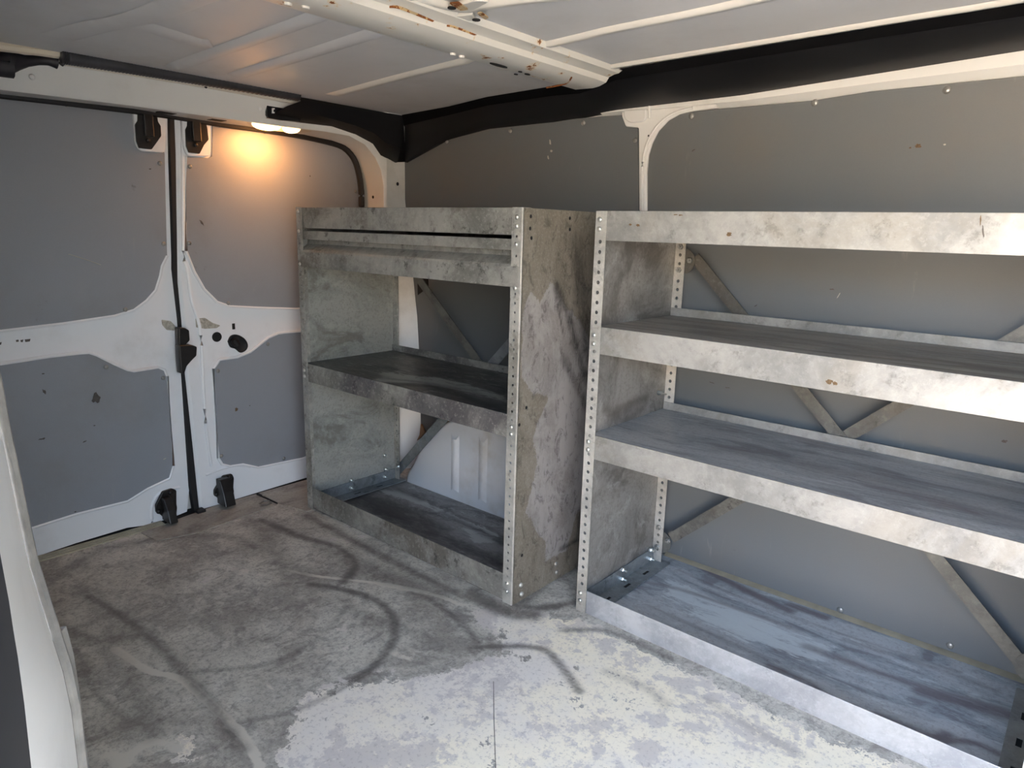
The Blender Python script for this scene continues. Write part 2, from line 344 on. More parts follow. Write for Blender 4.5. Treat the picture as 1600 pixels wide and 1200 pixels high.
# ------------------------------------------------------------------ floor
STROKES = [
 ([(-1.5248,0.9619),(-1.4330,1.0066),(-1.3243,1.0326),(-1.2198,1.0017),(-1.1501,0.9359),(-1.1083,0.8450),(-1.1023,0.7955)], .016, .9),
 ([(-2.0107,1.0890),(-1.7980,1.1116),(-1.6536,1.1452),(-1.5305,1.1150),(-1.4714,1.0322)], .02, .9),
 ([(-1.2986,1.1202),(-1.2380,1.1321),(-1.1169,1.1146),(-1.0005,1.0762)], .013, .7),
 ([(-1.9182,0.5275),(-1.7326,0.5542),(-1.5467,0.5643),(-1.3749,0.5568),(-1.2351,0.5496),(-1.0871,0.5299)], .018, .7),
 ([(-1.3783,0.5779),(-1.2961,0.6824),(-1.2826,0.7805),(-1.3133,0.8786),(-1.3589,0.9609)], .013, .6),
 ([(-1.6257,0.4327),(-1.4798,0.4070),(-1.3200,0.4179),(-1.2675,0.4541)], .012, .5),
 ([(-1.1574,0.5680),(-1.1146,0.6404),(-1.1004,0.7227),(-1.1023,0.7955)], .012, .6),
 ([(-2.0625,0.5331),(-2.1468,0.6701),(-2.0749,0.8437),(-1.9534,0.9613),(-1.8036,0.9712)], .03, .55),
 ([(-1.0023,1.0498),(-0.9344,1.1204),(-0.8712,1.1621),(-0.7944,1.1343),(-0.7228,1.0954)], .014, .85),
 ([(-1.0555,1.2607),(-0.9846,1.3061),(-0.9424,1.3897)], .02, .9), ([(-0.8860,1.2573),(-0.8167,1.3225),(-0.7426,1.3359),(-0.6311,1.3354)], .016, .7),
 ([(-1.1738,1.2387),(-1.0921,1.2261),(-1.0292,1.2302),(-0.9895,1.2594)], .035, 1.0),
 ([(-1.9273,1.2143),(-1.5085,1.2028),(-1.2361,1.2030),(-1.0472,1.2258)], .022, .8), ([(-2.0056,1.0725),(-1.6889,0.9741),(-1.5837,0.9699)], .05, .55), ([(-1.7160,1.1216),(-1.4171,1.1288),(-1.2364,1.1793)], .05, .6),
 ([(-1.8781,0.4209),(-1.7562,0.4395),(-1.6598,0.4759),(-1.6015,0.5665)], .03, .6), ([(-1.6222,0.4764),(-1.4493,0.4787),(-1.2436,0.4334)], .03, .45), ([(-0.7139,1.1936),(-0.6220,1.2035),(-0.5658,1.1852)], .02, .5),
 ([(-0.5153,1.2595),(-0.3959,1.2387),(-0.3050,1.2288)], .02, .4), ([(-1.0352,1.2498),(-1.0772,1.4530),(-1.0512,1.5574)], .03, .8),
 ([(-1.7675,0.8987),(-1.6623,0.7523),(-1.4818,0.6789),(-1.3702,0.7474)], .02, .4), ([(-1.3080,0.9588),(-1.1600,0.9999),(-1.0552,1.0073)], .03, .5)]
LINES = [([(-1.5918,0.4912),(-1.4579,0.5098),(-1.3721,0.5446),(-1.2351,0.5496),(-1.1213,0.5484),(-1.0271,0.5293)], .012, .95), ([(-1.6385,0.9637),(-1.5531,0.9991),(-1.3767,1.1029),(-1.2601,1.1522)], .008, .9),
 ([(-1.3750,1.0948),(-1.2366,1.1560),(-1.1528,1.1687)], .012, .7), ([(-1.4391,0.6652),(-1.2815,0.6650),(-1.1566,0.6515)], .004, .6), ([(-1.2273,0.3815),(-1.2264,0.4263),(-1.1752,0.4511)], .02, .7), ([(-1.1433,0.9075),(-1.0722,0.9236)], .015, .7), ([(-1.2528,0.3581),(-1.2113,0.3645)], .03, .7)]
PALE = [[(-0.9959,0.5414),(-1.0663,0.5968),(-1.1357,0.6983),(-1.1017,0.7784),(-1.0638,0.8433),(-1.0064,0.8847),(-0.9782,0.9537),(-0.9462,1.0023),(-0.9211,1.0914),(-1.0066,1.1440),(-1.0906,1.1640),(-1.0111,1.2598),(-0.8788,1.3149),(-0.7119,1.3287),(-0.3948,1.3032),(-0.1102,1.3326)] + [(.5, 1.22), (1.0, 1.10), (1.0, .2), (-.9, .2)],
        [(-1.1368,0.4226),(-1.2039,0.4700),(-1.1573,0.4787),(-1.1117,0.4455)]]
floor = grid_sheet('floor', 2, 0.0, -0.03, -2.2, XB, YR - 0.02, W + 0.01, 0.0105, FLOOR, None, pale=PALE, dark=STROKES, line=LINES, inner=0.035)
structure(floor, 'worn grey van floor with pale paint patches and dark smears', 'floor')
sill = m_plain('pale sill metal', (176, 170, 150), 0.5, 0, 0.2, 14)
mb = MB()
for k in range(4): mb.box(-2.222 + k * 0.011, -2.216 + k * 0.011, YR, 0.86, 0.0, 0.004)
mb.build('sill_rib', sill, floor)['kind'] = 'stuff'
plt = m_stain('scuffed threshold plate', (146, 141, 132), (168, 163, 152), (184, 178, 164), (96, 88, 80), (2, 1, 1), 0.1, 0.5)
o = plate('threshold_plate', 2, 0.0015, 0.003, rp([(-2.1794,0.7811),(-2.0835,0.7915),(-2.0530,0.9036),(-2.0774,1.1750),(-2.0852,1.1992),(-2.2192,1.1927),(-2.2206,1.0503)], .004), [], plt, floor)
o = plate('floor_plate', 2, 0.001, 0.002, [(-2.2240,1.2054),(-2.0954,1.2054),(-1.9551,1.2324),(-2.0015,1.6014),(-2.1694,1.6073),(-2.2191,1.4045)], [], plt, floor)
mb = MB().strip(*[[(x, y, z) for x, y in [(-2.2200,1.2006),(-2.1490,1.2023),(-2.0903,1.2023)]] for z in (.0, .0032)]); 
for L in ([(-0.8788,0.9944),(-0.7905,0.8993),(-0.6938,0.7980)], [(-1.0874,1.2976),(-0.9573,1.2980),(-0.8340,1.3062)]):
    MB().strip([(x - .0008, y, .0006) for x, y in L], [(x + .0008, y, .0006) for x, y in L]).build('floor_joint', DARK, floor)
MB().box(-2.25, XB, 0.02, W + .02, -.30, -.032).build('underbody', RUBBER, floor)
mb = MB().tube([(x, y, .003) for x, y in [(-2.2105,1.1927),(-2.1469,1.1960),(-2.0867,1.1977)]], .0035, 6).build('plate_gap', DARK, floor)
MB().tube([(x, y, .004) for x, y in [(-2.1237,1.1534),(-2.1352,1.1745),(-2.1279,1.1899),(-2.1008,1.1839),(-2.0964,1.1642),(-2.1103,1.1505)]], .003, 6).build('tie_down_ring', m_plain('dull ring', (120, 116, 108), .5, .5), floor)

# ------------------------------------------------------------------ ceiling
cx = [-2.02, -1.5, -1.0, -0.5, 0.0, 0.5, XB]
ceil = MB().strip([(x, YR - 0.05, zc(x)) for x in cx], [(x, 0.9, zc(x) + 0.0) for x in cx], [(x, W, zc(x)) for x in cx]).strip([(x, YR - 0.05, zc(x) + .02) for x in cx], [(x, W, zc(x) + .02) for x in cx]).build('ceiling', ROOF)
structure(ceil, 'bare off-white sheet metal van roof with pressed ribs', 'ceiling')
def rib(name, pts, w, h, mat, taper=1.0):
    P = smooth_line(pts, 6); L = [[], [], [], []]
    for i, p in enumerate(P):
        a = Vector(P[min(i + 1, len(P) - 1)]) - Vector(P[max(i - 1, 0)]); n = Vector((-a.y, a.x)).normalized(); p = Vector(p)
        hh = h if 0 < i < len(P) - 1 else 0.0004
        for k, (o_, d) in enumerate(((-w / 2, 0), (-w / 4, hh), (w / 4, hh), (w / 2, 0))):
            q = p + n * o_; L[k].append((q.x, q.y, zc(q.x) - d - 0.0006 * (k in (0, 3))))
    # underside only; the roof skin closes it
    return MB().strip(*L).build(name, mat, ceil, smooth=True, angle=80)
RIBP = m_paint('rib paint', (212, 210, 202), amount=0.2)
rib('roof_rib', [(-1.911,1.343),(-1.552,1.306),(-1.241,1.284)], .034, .009, RIBP)
rib('roof_rib', [(-1.895,1.029),(-1.714,1.022),(-1.478,1.015),(-1.249,1.003)], .05, .009, ROOF)
rib('roof_rib', [(-1.943,0.883),(-1.826,0.878),(-1.508,0.871),(-1.241,0.863)], .05, .009, ROOF)
rib('roof_rib', [(-1.074,0.936),(-1.058,1.047),(-1.066,1.157),(-1.084,1.256),(-1.054,1.291),(-0.948,1.290),(-0.849,1.284),(-0.670,1.289),(-0.518,1.284)] + [(.4, 1.235), (XB - .1, 1.225)], .03, .009, RIBP)
rib('roof_rib', [(-1.080,1.348),(-1.087,1.456),(-1.092,1.560)], .03, .009, RIBP)
rib('roof_rib', [(-1.079,1.570),(-1.018,1.549),(-0.640,1.558),(-0.395,1.562),(-0.170,1.566)] + [(.4, 1.53), (XB - .05, 1.50)], .022, .008, RIBP)
rib('roof_rib', [(-1.120,0.854),(-1.036,0.903),(-1.004,1.000),(-0.954,1.016),(-0.869,1.042),(-0.794,1.075)], .03, .008, RIBP)
rib('roof_rib', [(-1.857,0.594),(-1.701,0.618),(-1.559,0.651),(-1.291,0.664)], .07, .006, ROOF)
rib('roof_rib', [(-1.669,0.620),(-1.615,0.673),(-1.647,0.795),(-1.633,0.832)], .07, .005, ROOF)
# cross beam of the roof
ys = [YR, 0.3, 0.5, 0.7, 0.9, 1.1, 1.3, 1.5, 1.585, 1.60]
prof = [(-1.185, 0.0), (-1.172, .030), (-1.160, .035), (-1.104, .038), (-1.085, .036), (-1.064, .029), (-1.058, .018), (-1.040, .013), (-1.028, .012), (-1.022, 0.0)]
mb = MB(); mb.strip(*[[(px, y, zc(px) - d * (1 if y < 1.59 else .2)) for px, d in prof] for y in ys]); beam = mb.build('roof_beam', RUSTY, ceil, smooth=True, angle=22)
beam['label'] = 'rust-speckled white roof beam'
def zl(x, d): return zc(x) - d
for (a, b), (l, w) in zip([(-1.136,1.254),(-1.162,1.345),(-1.140,1.361),(-1.137,1.331)], ((.03, .007), (.006, .004), (.009, .005), (.006, .004))):
    mb = MB(); P = circle(0, 0, 1, 12); mb.ring([(a + p[0] * w, b + p[1] * l, zl(a, .0375)) for p in P], [(a + p[0] * w, b + p[1] * l, zl(a, .0392)) for p in P]); n = len(mb.v); mb.f.append(tuple(range(n - 12, n)))
    mb.build('beam_hole', DARK, ceil)
for a, b in [(-1.135,0.718),(-1.126,0.747),(-1.149,1.122),(-1.149,1.149),(-1.011,0.771)]:
    mb = MB(); P = circle(0, 0, 1, 10); mb.ring([(a + p[0] * .006, b + p[1] * .008, zl(a, .036)) for p in P], [(a + p[0] * .005, b + p[1] * .007, zl(a, .0405)) for p in P]); n = len(mb.v); mb.f.append(tuple(range(n - 10, n)))
    mb.build('beam_dimple', RUSTY, ceil)
seam = [(x, y, zl(x, .0185)) for x, y in [(-1.069,0.837),(-1.069,0.868),(-1.052,0.886),(-1.054,0.926),(-1.059,0.970),(-1.064,1.008),(-1.056,1.035),(-1.062,1.114),(-1.063,1.192),(-1.076,1.362),(-1.084,1.544)]]
MB().tube(smooth_line(seam, 4), .0028, 5).build('rust_seam', RUST, ceil)
MB().tube(smooth_line([(x, y, zl(x, .037)) for x, y in [(-1.200,1.512),(-1.165,1.510),(-1.126,1.501),(-1.079,1.456)]], 4), .0022, 5).build('rust_seam', RUST, ceil)
for k, L in enumerate(([(-1.079,0.844),(-1.068,0.870),(-1.044,0.897),(-1.017,0.901),(-1.006,0.876),(-1.050,0.842)], [(-1.070,1.000),(-1.029,1.012),(-0.993,1.020),(-1.011,1.046),(-1.046,1.050),(-1.086,1.029)], [(-1.087,0.829),(-1.036,0.844),(-0.996,0.868),(-1.021,0.832)],
                       [(-1.003,0.966),(-0.932,0.968),(-0.919,0.987),(-0.976,1.005),(-1.007,0.990)])):
    z = zl(L[0][0], .006); plate('roof_bracket', 2, z, .008, rp(L, .006), [], RUSTY, ceil, bevel=.002)
for L in ([(-0.977,1.015),(-0.965,1.014),(-0.977,1.048),(-0.991,1.053)], [(-0.976,0.943),(-0.958,0.948),(-0.973,0.989),(-0.990,0.986)]):
    plate('rust_patch', 2, zl(L[0][0], .0125), .002, rp(L, .004), [], RUST, ceil)
for q in [(-0.990,0.963),(-1.004,1.042)]:
    plate('roof_hole', 2, zl(q[0], .0135), .002, circle(q[0], q[1], .008, 10), [], DARK, ceil)

# ------------------------------------------------------------------ shelved side wall
wl_ = MB().box(-2.24, XB, W + 0.008, W + 0.03, -0.3, zc(0)).build('wall_left', WHITE); structure(wl_, 'white sheet metal van side behind the two shelving units', 'wall')
p1 = [(-1.0741,1.0226),(-1.0500,0.7064),(-1.0201,0.3144),(-1.5384,0.3370),(-1.7931,0.2881),(-1.8977,0.2034),(-1.9788,0.1198),(-2.0207,0.1590),(-2.0244,0.1851),(-2.0414,0.6033),(-2.1088,1.0406),(-2.1442,1.2019),(-2.1433,1.2647),(-1.6866,1.3217),(-1.4131,1.2932),(-1.2222,1.2915),(-1.1516,1.2895),(-1.1363,1.2570),(-1.0957,1.2507)]
lp1 = plate('lining_panel', 1, W + .002, .010, p1, [], LINING, wl_, bevel=.001)
p2 = [(-1.0488,1.0226),(-1.0570,1.1271),(-1.0556,1.1758),(-1.0468,1.2064),(-1.0291,1.2377),(-0.9996,1.2642),(-0.9677,1.2766),(-0.9248,1.2812),(-0.6170,1.2805),(-0.4905,1.2881),(-0.2045,1.2889)]
x1, z1 = p2[0]; zt = p2[-1][1]
p2 = [(x1, .004)] + p2 + [(0.3, zt + .003), (XB - .02, zt), (XB - .02, .004)]
lp2 = plate('lining_panel', 1, W + .002, .010, p2, [], LINING, wl_, bevel=.001)
for q in [(-1.8748,1.2580),(-1.5770,1.2749),(-1.2862,1.2776),(-1.1022,1.2175),(-2.1227,1.1632)]: dome('screw', (q[0], W - .003, q[1]), 1, -1, .0075, .004, RIVET, lp1)
for q in [(-0.9319,1.2697),(-0.6114,1.2748),(-0.3372,1.2759),(-0.3993,0.0181),(-0.1536,0.0247)]: dome('screw', (q[0], W - .003, q[1]), 1, -1, .0085, .0045, RIVET, lp2)
# upper rail and pillar, pressed proud of the skin
def pts3(L, y): return [(a, y, b) for a, b in L]
rt_ = [(-1.2195,1.3118),(-1.0576,1.3082),(-0.8972,1.3132),(-0.7924,1.3125),(-0.4940,1.3269),(-0.2118,1.3401)]; rb_ = [(-1.2181,1.2904),(-1.0559,1.2879),(-0.9219,1.2826),(-0.7892,1.2816),(-0.4888,1.2870),(-0.2040,1.2890)]
ext = lambda L: L + [(XB - .02, L[-1][1] + .006)]
MB().strip(pts3([(a, b + .03) for a, b in ext(rt_)], W - .004), pts3(ext(rt_), W - .014), pts3([(a * .4 + c * .6, b * .4 + d * .6) for (a, b), (c, d) in zip(ext(rt_), ext(rb_))], W - .014), pts3(ext(rb_), W + .008)).build('upper_rail', WHITE, wl_, smooth=True)
pil = [(-1.0704,1.0206),(-1.0462,1.0206),(-1.0545,1.1266),(-1.0532,1.1751),(-1.0443,1.2056),(-1.0277,1.2369),(-0.9982,1.2633),(-0.9647,1.2772),(-0.9200,1.2816),(-0.8585,1.2829),(-0.8622,1.3208),(-1.1500,1.3197),(-1.1475,1.2849),(-1.1326,1.2560),(-1.0899,1.2496)]
plate('wall_pillar', 1, W - .001, .018, rp(pil, .004), [], WHITE, wl_, bevel=.003)
plate('pillar_boss', 1, W - .011, .012, rp([(-1.1391,1.3009),(-1.0660,1.2981),(-1.0639,1.2710),(-1.0756,1.2633),(-1.1174,1.2647),(-1.1352,1.2764)], .008), [], WHITE, wl_, bevel=.004)
MB().tube([(a, W - .012, b) for a, b in [(-1.0571,1.3059),(-1.0553,1.2704)]], .0045, 8).build('pillar_bead', WHITE, wl_, smooth=True)
MB().tube(smooth_line([(a, W - .010, b) for a, b in [(-1.0597,1.0222),(-1.0678,1.1267),(-1.0655,1.1788),(-1.0504,1.2209),(-1.0231,1.2563),(-0.9819,1.2797),(-0.9261,1.2897)]], 4), .0045, 8).build('pillar_bead', WHITE, wl_, smooth=True)
for q in [(-1.0555,1.2264),(-1.0559,1.2059)]: dome('pillar_hole', (q[0], W - .010, q[1]), 1, -1, .0028, .0008, DARK, wl_)
plate('wall_vent', 1, W - .004, .004, [(-2.0335,0.8142),(-1.9756,0.8173),(-1.9721,0.7357),(-1.9974,0.7217),(-2.0304,0.7019)], [], DARK, wl_)
plate('wall_vent', 0, -2.092, .004, rp([(1.7844,0.8115),(1.8483,0.8102),(1.8495,0.6970),(1.8160,0.6862),(1.7963,0.6923),(1.7903,0.7498)], .004), [], DARK, wl_)
plate('wall_vent', 0, -2.092, .004, rp([(1.7379,0.4262),(1.7388,0.4901),(1.7520,0.5141),(1.7848,0.5235),(1.8147,0.5127),(1.8348,0.4793),(1.8378,0.4132)], .004), [], DARK, wl_)
# wheel arch
ax0, ax1, at = -1.955, -1.06, .335
arc = [(-1.955, 0.0), (-1.948, .03), (-1.915, .075), (-1.885, .125), (-1.84, .18), (-1.79, .235), (-1.73, .28), (-1.65, .315), (-1.55, .332), (-1.40, .335), (-1.25, .31), (-1.15, .25), (-1.09, .15), (-1.07, 0.0)]
arc = smooth_line(arc, 4); yf = B1B + .022
cxm, czm = -1.51, 0.0
def sh(L, k, y): return [(cxm + (a - cxm) * k, y, b * k) for a, b in L]
ARCH = m_paint('dusty wheel arch paint', (226, 229, 232), (170, 152, 116), 0.8)
flo = [(-1.955 + .885 * i / (len(arc) - 1), yf, 0.0) for i in range(len(arc))]
arch = MB().strip(sh(arc, 1.0, W + .008), sh(arc, 1.0, yf + .03), sh(arc, .985, yf + .01), sh(arc, .955, yf), flo).build('wheel_arch', ARCH, wl_, smooth=True, angle=50)
def ribv(u, top, w):
    MB().strip([(u - w, yf + .001, .03), (u - w, yf + .001, top)], [(u - w * .4, yf - .006, .04), (u - w * .4, yf - .006, top - .02)], [(u + w * .4, yf - .006, .04), (u + w * .4, yf - .006, top - .02)], [(u + w, yf + .001, .03), (u + w, yf + .001, top)]).build('arch_rib', ARCH, wl_, smooth=True, angle=80)
for u, top in ((-1.675, .25), (-1.54, .27), (-1.40, .27)): ribv(u, top, .022)
# brown lip of sealant and gap beside the arch
SEAL = m_plain('brown sealant', (150, 112, 76), .8, 0, .3, 40)
MB().strip(sh(arc[4:26], 1.0, yf + .035), sh(arc[4:26], 1.045, yf + .045), sh(arc[4:26], 1.06, yf + .07)).build('arch_lip', SEAL, wl_, smooth=True)
plate('insulation_wedge', 1, W - .012, .01, [(-2.0027,0.1901),(-1.9801,0.1603),(-2.0299,0.1119),(-2.0654,0.0711),(-2.0299,0.1119),(-2.0105,0.1431)], [], m_plain('tan board edge', (150, 118, 88), .8), wl_)
# low ledge along the wall behind the big unit
LEDGE = m_plain('dusty ledge', (150, 142, 122), .7, 0, .15, 20)
MB().prism([(W + .002, 0.0), (W + .002, .010), (W - .004, .0105), (W - .022, .001), (W - .022, 0.0)], 0, C0 + .01, XB - .05).build('floor_bead', LEDGE, wl_, smooth=True)

# ------------------------------------------------------------------ rear wall frame: header and corner pillar around the doors
ap = [(1.6962,1.0859),(1.6887,1.1393),(1.6667,1.1977),(1.6190,1.2363),(1.5420,1.2494),(1.4250,1.2571),(1.3065,1.2601),(1.1387,1.2596),(0.8943,1.2681)]      # aperture, against the doors
be = [(1.7035,1.1052),(1.6925,1.1588),(1.6669,1.2014),(1.6219,1.2411),(1.5535,1.2638),(1.4566,1.2663),(1.3110,1.2641),(1.1160,1.2625),(0.8253,1.2613)]       # front bend line
ap[0] = (1.7020, 1.0862); be[0] = (1.7032, 1.1052)
ap = [(1.702, .0), (1.702, .4), (1.702, .8)] + ap + [(.5, 1.256), (.30, 1.245), (.25, 1.20), (.235, 1.0), (.235, 0.0)]
be = [(1.7035, .0), (1.7035, .4), (1.7035, .8)] + be + [(.5, 1.255), (.25, 1.25), (.235, 1.22), (.225, 1.0), (.225, 0.0)]
jm = [((a + c) / 2 * .5 + a * .25 + c * .25, (b + d) / 2) for (a, b), (c, d) in zip(ap, be)]
outer = [(W + .01, .0), (W + .01, .4), (W + .01, .8), (W + .01, 1.10), (W + .01, 1.17), (W + .01, 1.24), (1.76, 1.30), (1.62, 1.336), (1.47, 1.336), (1.30, 1.336), (1.116, 1.336), (.825, 1.336), (.5, 1.336), (.2, 1.336), (YR, 1.26), (YR, 1.0), (YR, 0.0)]
# front face leans: header top at x=-2.00, pillar edge meets the side wall
def fx(p): return -2.06 if p[1] > 1.33 else (-2.105 if p[0] > 1.7 else XF)
n_ = min(len(be), len(outer)); 
mid = []
for (a, b), (c, d) in zip(be[:n_], outer[:n_]): mid.append((a + (c - a) * .12, b + (d - b) * .12))
wr = MB(); wr.strip([(-2.225, a, b) for a, b in ap], [(-2.16, a, b) for a, b in jm], [(XF - .006, a, b) for a, b in be])
wr.box(-2.30, -2.262, YR - .12, W + .1, -.55, 1.42); wr = wr.build('wall_rear', JAMB, None, smooth=True, angle=60); structure(wr, 'white door frame around the two rear doors', 'wall')
hf = [(XF + .003, a, b) for a, b in mid]
of = [(fx(p), p[0], p[1]) for p in outer]
MB().strip([(XF - .006, a, b) for a, b in be], hf, of, [(p[0] + (.03 if p[2] > 1.33 else 0), p[1], p[2] + (.03 if p[2] > 1.33 else 0)) for p in of]).build('frame_face', WHITE, wr, smooth=True, angle=45)
# pillar face between crease and side panel
SW = [(-2.1371,1.2011),(-2.1018,1.0404),(-2.0346,0.6045),(-2.0171,0.3513),(-2.0142,0.0861)]
MB().strip([(XF + .0035, 1.712, z) for z in (1.24, 1.08, .62, .38, .0)], [(a, 1.803, z) for a, z in [(SW[0][0], 1.24), (SW[1][0], 1.06), (SW[2][0], .62), (SW[3][0], .38), (SW[4][0], 0.)]]).build('pillar_face', WHITE, wr, smooth=True)
for q, r in zip([(-2.1670,1.1110),(-2.1683,1.0645)], (.004, .006)): dome('frame_hole', (q[0], 1.7025, q[1]), 1, -1, r, .0015, DARK, wr)
dome('frame_hole', (-2.10, 1.765, 1.115), 0, 1, .007, .002, DARK, wr)
for a, b in [(1.0211,1.3339)]: dome('frame_hole', (XF + .05, a, b), 0, 1, .005, .001, DARK, wr)
for a, b, r in [(q[0], q[1], .007) for q in [(0.5988,1.2911),(1.2017,1.3004)]]: dome('frame_plug', (-2.075, a, b), 0, 1, r, .004, WHITE, wr)
for L in ([(0.9353,1.2683),(0.9491,1.2614),(0.9660,1.2672),(0.9575,1.2748)], [(1.0866,1.2688),(1.0981,1.2611),(1.1189,1.2693),(1.1071,1.2752)]):
    c_ = (sum(p[0] for p in L) / 4); MB().box(-2.17, -2.135, c_ - .025, c_ + .02, 1.267, 1.2605).build('frame_slot', DARK, wr)
# light lip along the header
lip = [(0.6673,1.3340),(0.8328,1.3373),(1.0422,1.3389),(1.3171,1.3352)]
MB().tube([(-2.055, a, b) for a, b in lip], .008, 10).build('header_lip', m_paint('header lip paint', (214, 208, 194)), wr, smooth=True)
lip2 = [(0.5286,1.3393),(0.6054,1.3445),(0.6594,1.3463)]
MB().tube([(-2.02, .1, lip2[0][1])] + [(-2.02, a, b) for a, b in lip2], .012, 8).build('header_lip', m_paint('header lip paint', (205, 196, 176)), wr, smooth=True)

# ------------------------------------------------------------------ rear doors
def door(name, label, body, holes_panels, mat=WHITED):
    d = plate(name, 0, XD - .008, .028, body, [], mat, None, bevel=.004); structure(d, label, 'door'); return d
seal_l = [(0.9823,1.2585),(0.9760,1.1555),(0.9612,0.8511),(0.9581,0.8119),(0.9633,0.6516),(0.9625,0.4862),(0.9576,0.0946),(0.9635,0.0015)]
seal_r = [(1.0033,1.2612),(0.9990,1.1576),(0.9798,0.8509),(0.9746,0.7718),(0.9772,0.6505),(0.9747,0.4845),(0.9822,0.2231),(0.9873,-0.0011)]
b1_ = [(YR + .02, .006), (YR + .02, 1.30), (seal_l[0][0], 1.30)] + seal_l
low1 = [(0.8511,-0.0005),(0.7589,0.0149),(0.6151,0.0122),(0.4841,0.0041)]
d1 = door('door_1', 'rear van door with white frame and a lower hinge bracket, at far end beside the open side', b1_[:-1] + [(seal_l[-1][0] - .02, .012)] + low1 + [(YR + .02, 0.0)], None)
b2_ = list(reversed(seal_r)) + [(seal_r[0][0], 1.30), (1.74, 1.30), (1.74, .012)]
d2 = door('door_2', 'rear van door with round hole and pull cup, partly hidden by the shorter shelving unit', b2_ , None)
# door 1 boards
up1 = [(YR + .03, 1.30), (.93, 1.30)] + [(0.9647,1.1540),(0.9504,0.9056),(0.9479,0.8516),(0.9301,0.8209),(0.9219,0.7900),(0.9051,0.7478),(0.8763,0.7181),(0.8371,0.6916),(0.7823,0.6783),(0.6477,0.6669),(0.4969,0.6590)] + [(YR + .03, [(0.4969,0.6590)][0][1] - .03)]
lo1 = [(0.4872,0.5720),(0.6071,0.5784),(0.6778,0.5792),(0.7043,0.5780),(0.7236,0.5681),(0.7693,0.5355),(0.8032,0.5133),(0.8210,0.5069),(0.8931,0.5093),(0.9117,0.4986),(0.9179,0.4771),(0.9144,0.1794),(0.8989,0.1394),(0.8297,0.1232),(0.7664,0.0984),(0.6238,0.0996),(0.4811,0.0896)]
lo1 = [(YR + .03, lo1[0][1] - .02)] + lo1 + [(YR + .03, lo1[-1][1] - .045)]
b_u1 = plate('lining_panel', 0, XD + .0085, .006, up1, [], LINING_BRIGHT, d1, bevel=.001)
b_l1 = plate('lining_panel', 0, XD + .0085, .006, lo1, [], LINING_BRIGHT, d1, bevel=.001)
def rim(name, L, r, parent, closed=False, x=XD + .009, mat=WHITED): MB().tube([(x, a, b) for a, b in L], r, 6).build(name, mat, parent, smooth=True)
rim('panel_rim', up1[4:-1], .005, d1); rim('panel_rim', lo1[1:-1], .005, d1)
for q in [(0.7142,1.2572),(0.9482,1.1249),(0.9402,0.8884),(0.8130,0.6954)]: dome('screw', (XD + .0112, q[0], q[1]), 0, 1, .007, .004, RIVET, b_u1)
for q in [(0.7449,0.5294),(0.9046,0.4732)]: dome('screw', (XD + .0112, q[0], q[1]), 0, 1, .007, .004, RIVET, b_l1)
# door 2 boards
up2 = [(1.0278,1.1525),(1.0071,0.8668),(1.0276,0.8027),(1.0566,0.7446),(1.0962,0.7010),(1.1391,0.6834),(1.2306,0.6731),(1.3892,0.6579)]; zz = up2[-1][1]
up2 = up2 + [(1.60, zz), (1.66, zz + .05), (1.70, zz + .2), (1.715, 1.0), (1.70, 1.20), (1.64, 1.28)] + [(1.28, 1.30)] + [(1.1195,1.2529),(1.1110,1.1601),(1.0981,1.1531)]
lo2 = [(1.0919,0.5090),(1.1552,0.5100),(1.2027,0.5222),(1.2727,0.5644),(1.3132,0.5765),(1.3854,0.5767)] + [(1.62, .562), (1.66, .54), (1.68, .48), (1.68, .16), (1.64, .112)] + [(1.3846,0.0906),(1.2069,0.0994),(1.1499,0.1256),(1.1030,0.1301),(1.0763,0.1438),(1.0644,0.1697),(1.0702,0.4814)]
b_u2 = plate('lining_panel', 0, XD + .0085, .006, up2, [], LINING_BRIGHT, d2, bevel=.001)
b_l2 = plate('lining_panel', 0, XD + .0085, .006, lo2, [], LINING_BRIGHT, d2, bevel=.001)
rim('panel_rim', up2[:9], .005, d2); rim('panel_rim', lo2 + [lo2[0]], .005, d2)
for q in [(1.0382,1.1231),(1.0187,0.8905),(1.1340,0.6947),(1.2975,1.2543),(1.6612,1.0838)]: dome('screw', (XD + .0112, q[0], q[1]), 0, 1, .007, .004, RIVET, b_u2)
for q in [(1.0836,0.4713),(1.2700,0.5422),(1.0747,0.1748),(1.3109,0.1089)]: dome('screw', (XD + .0112, q[0], q[1]), 0, 1, .007, .004, RIVET, b_l2)
# raised inner edge of door 2 beside the seal
cr = [(1.0267,1.2590),(1.0196,1.1400),(1.0008,0.8673),(1.0087,0.8118),(1.0154,0.7109),(1.0341,0.6272),(1.0350,0.5220),(1.0313,0.3498),(1.0350,0.2157),(1.0412,0.1462)]
MB().strip([(XD + .004, a, b) for a, b in [(s[0] + .002, s[1]) for s in smooth_line(seal_r, 3)][:22]] , [(XD + .010, a + .012, b) for a, b in smooth_line(seal_r, 3)][:22]).build('door_edge', WHITED, d2, smooth=True)
MB().tube([(XD + .006, a, b) for a, b in smooth_line(cr, 3)], .006, 8).build('door_bead', WHITED, d2, smooth=True)
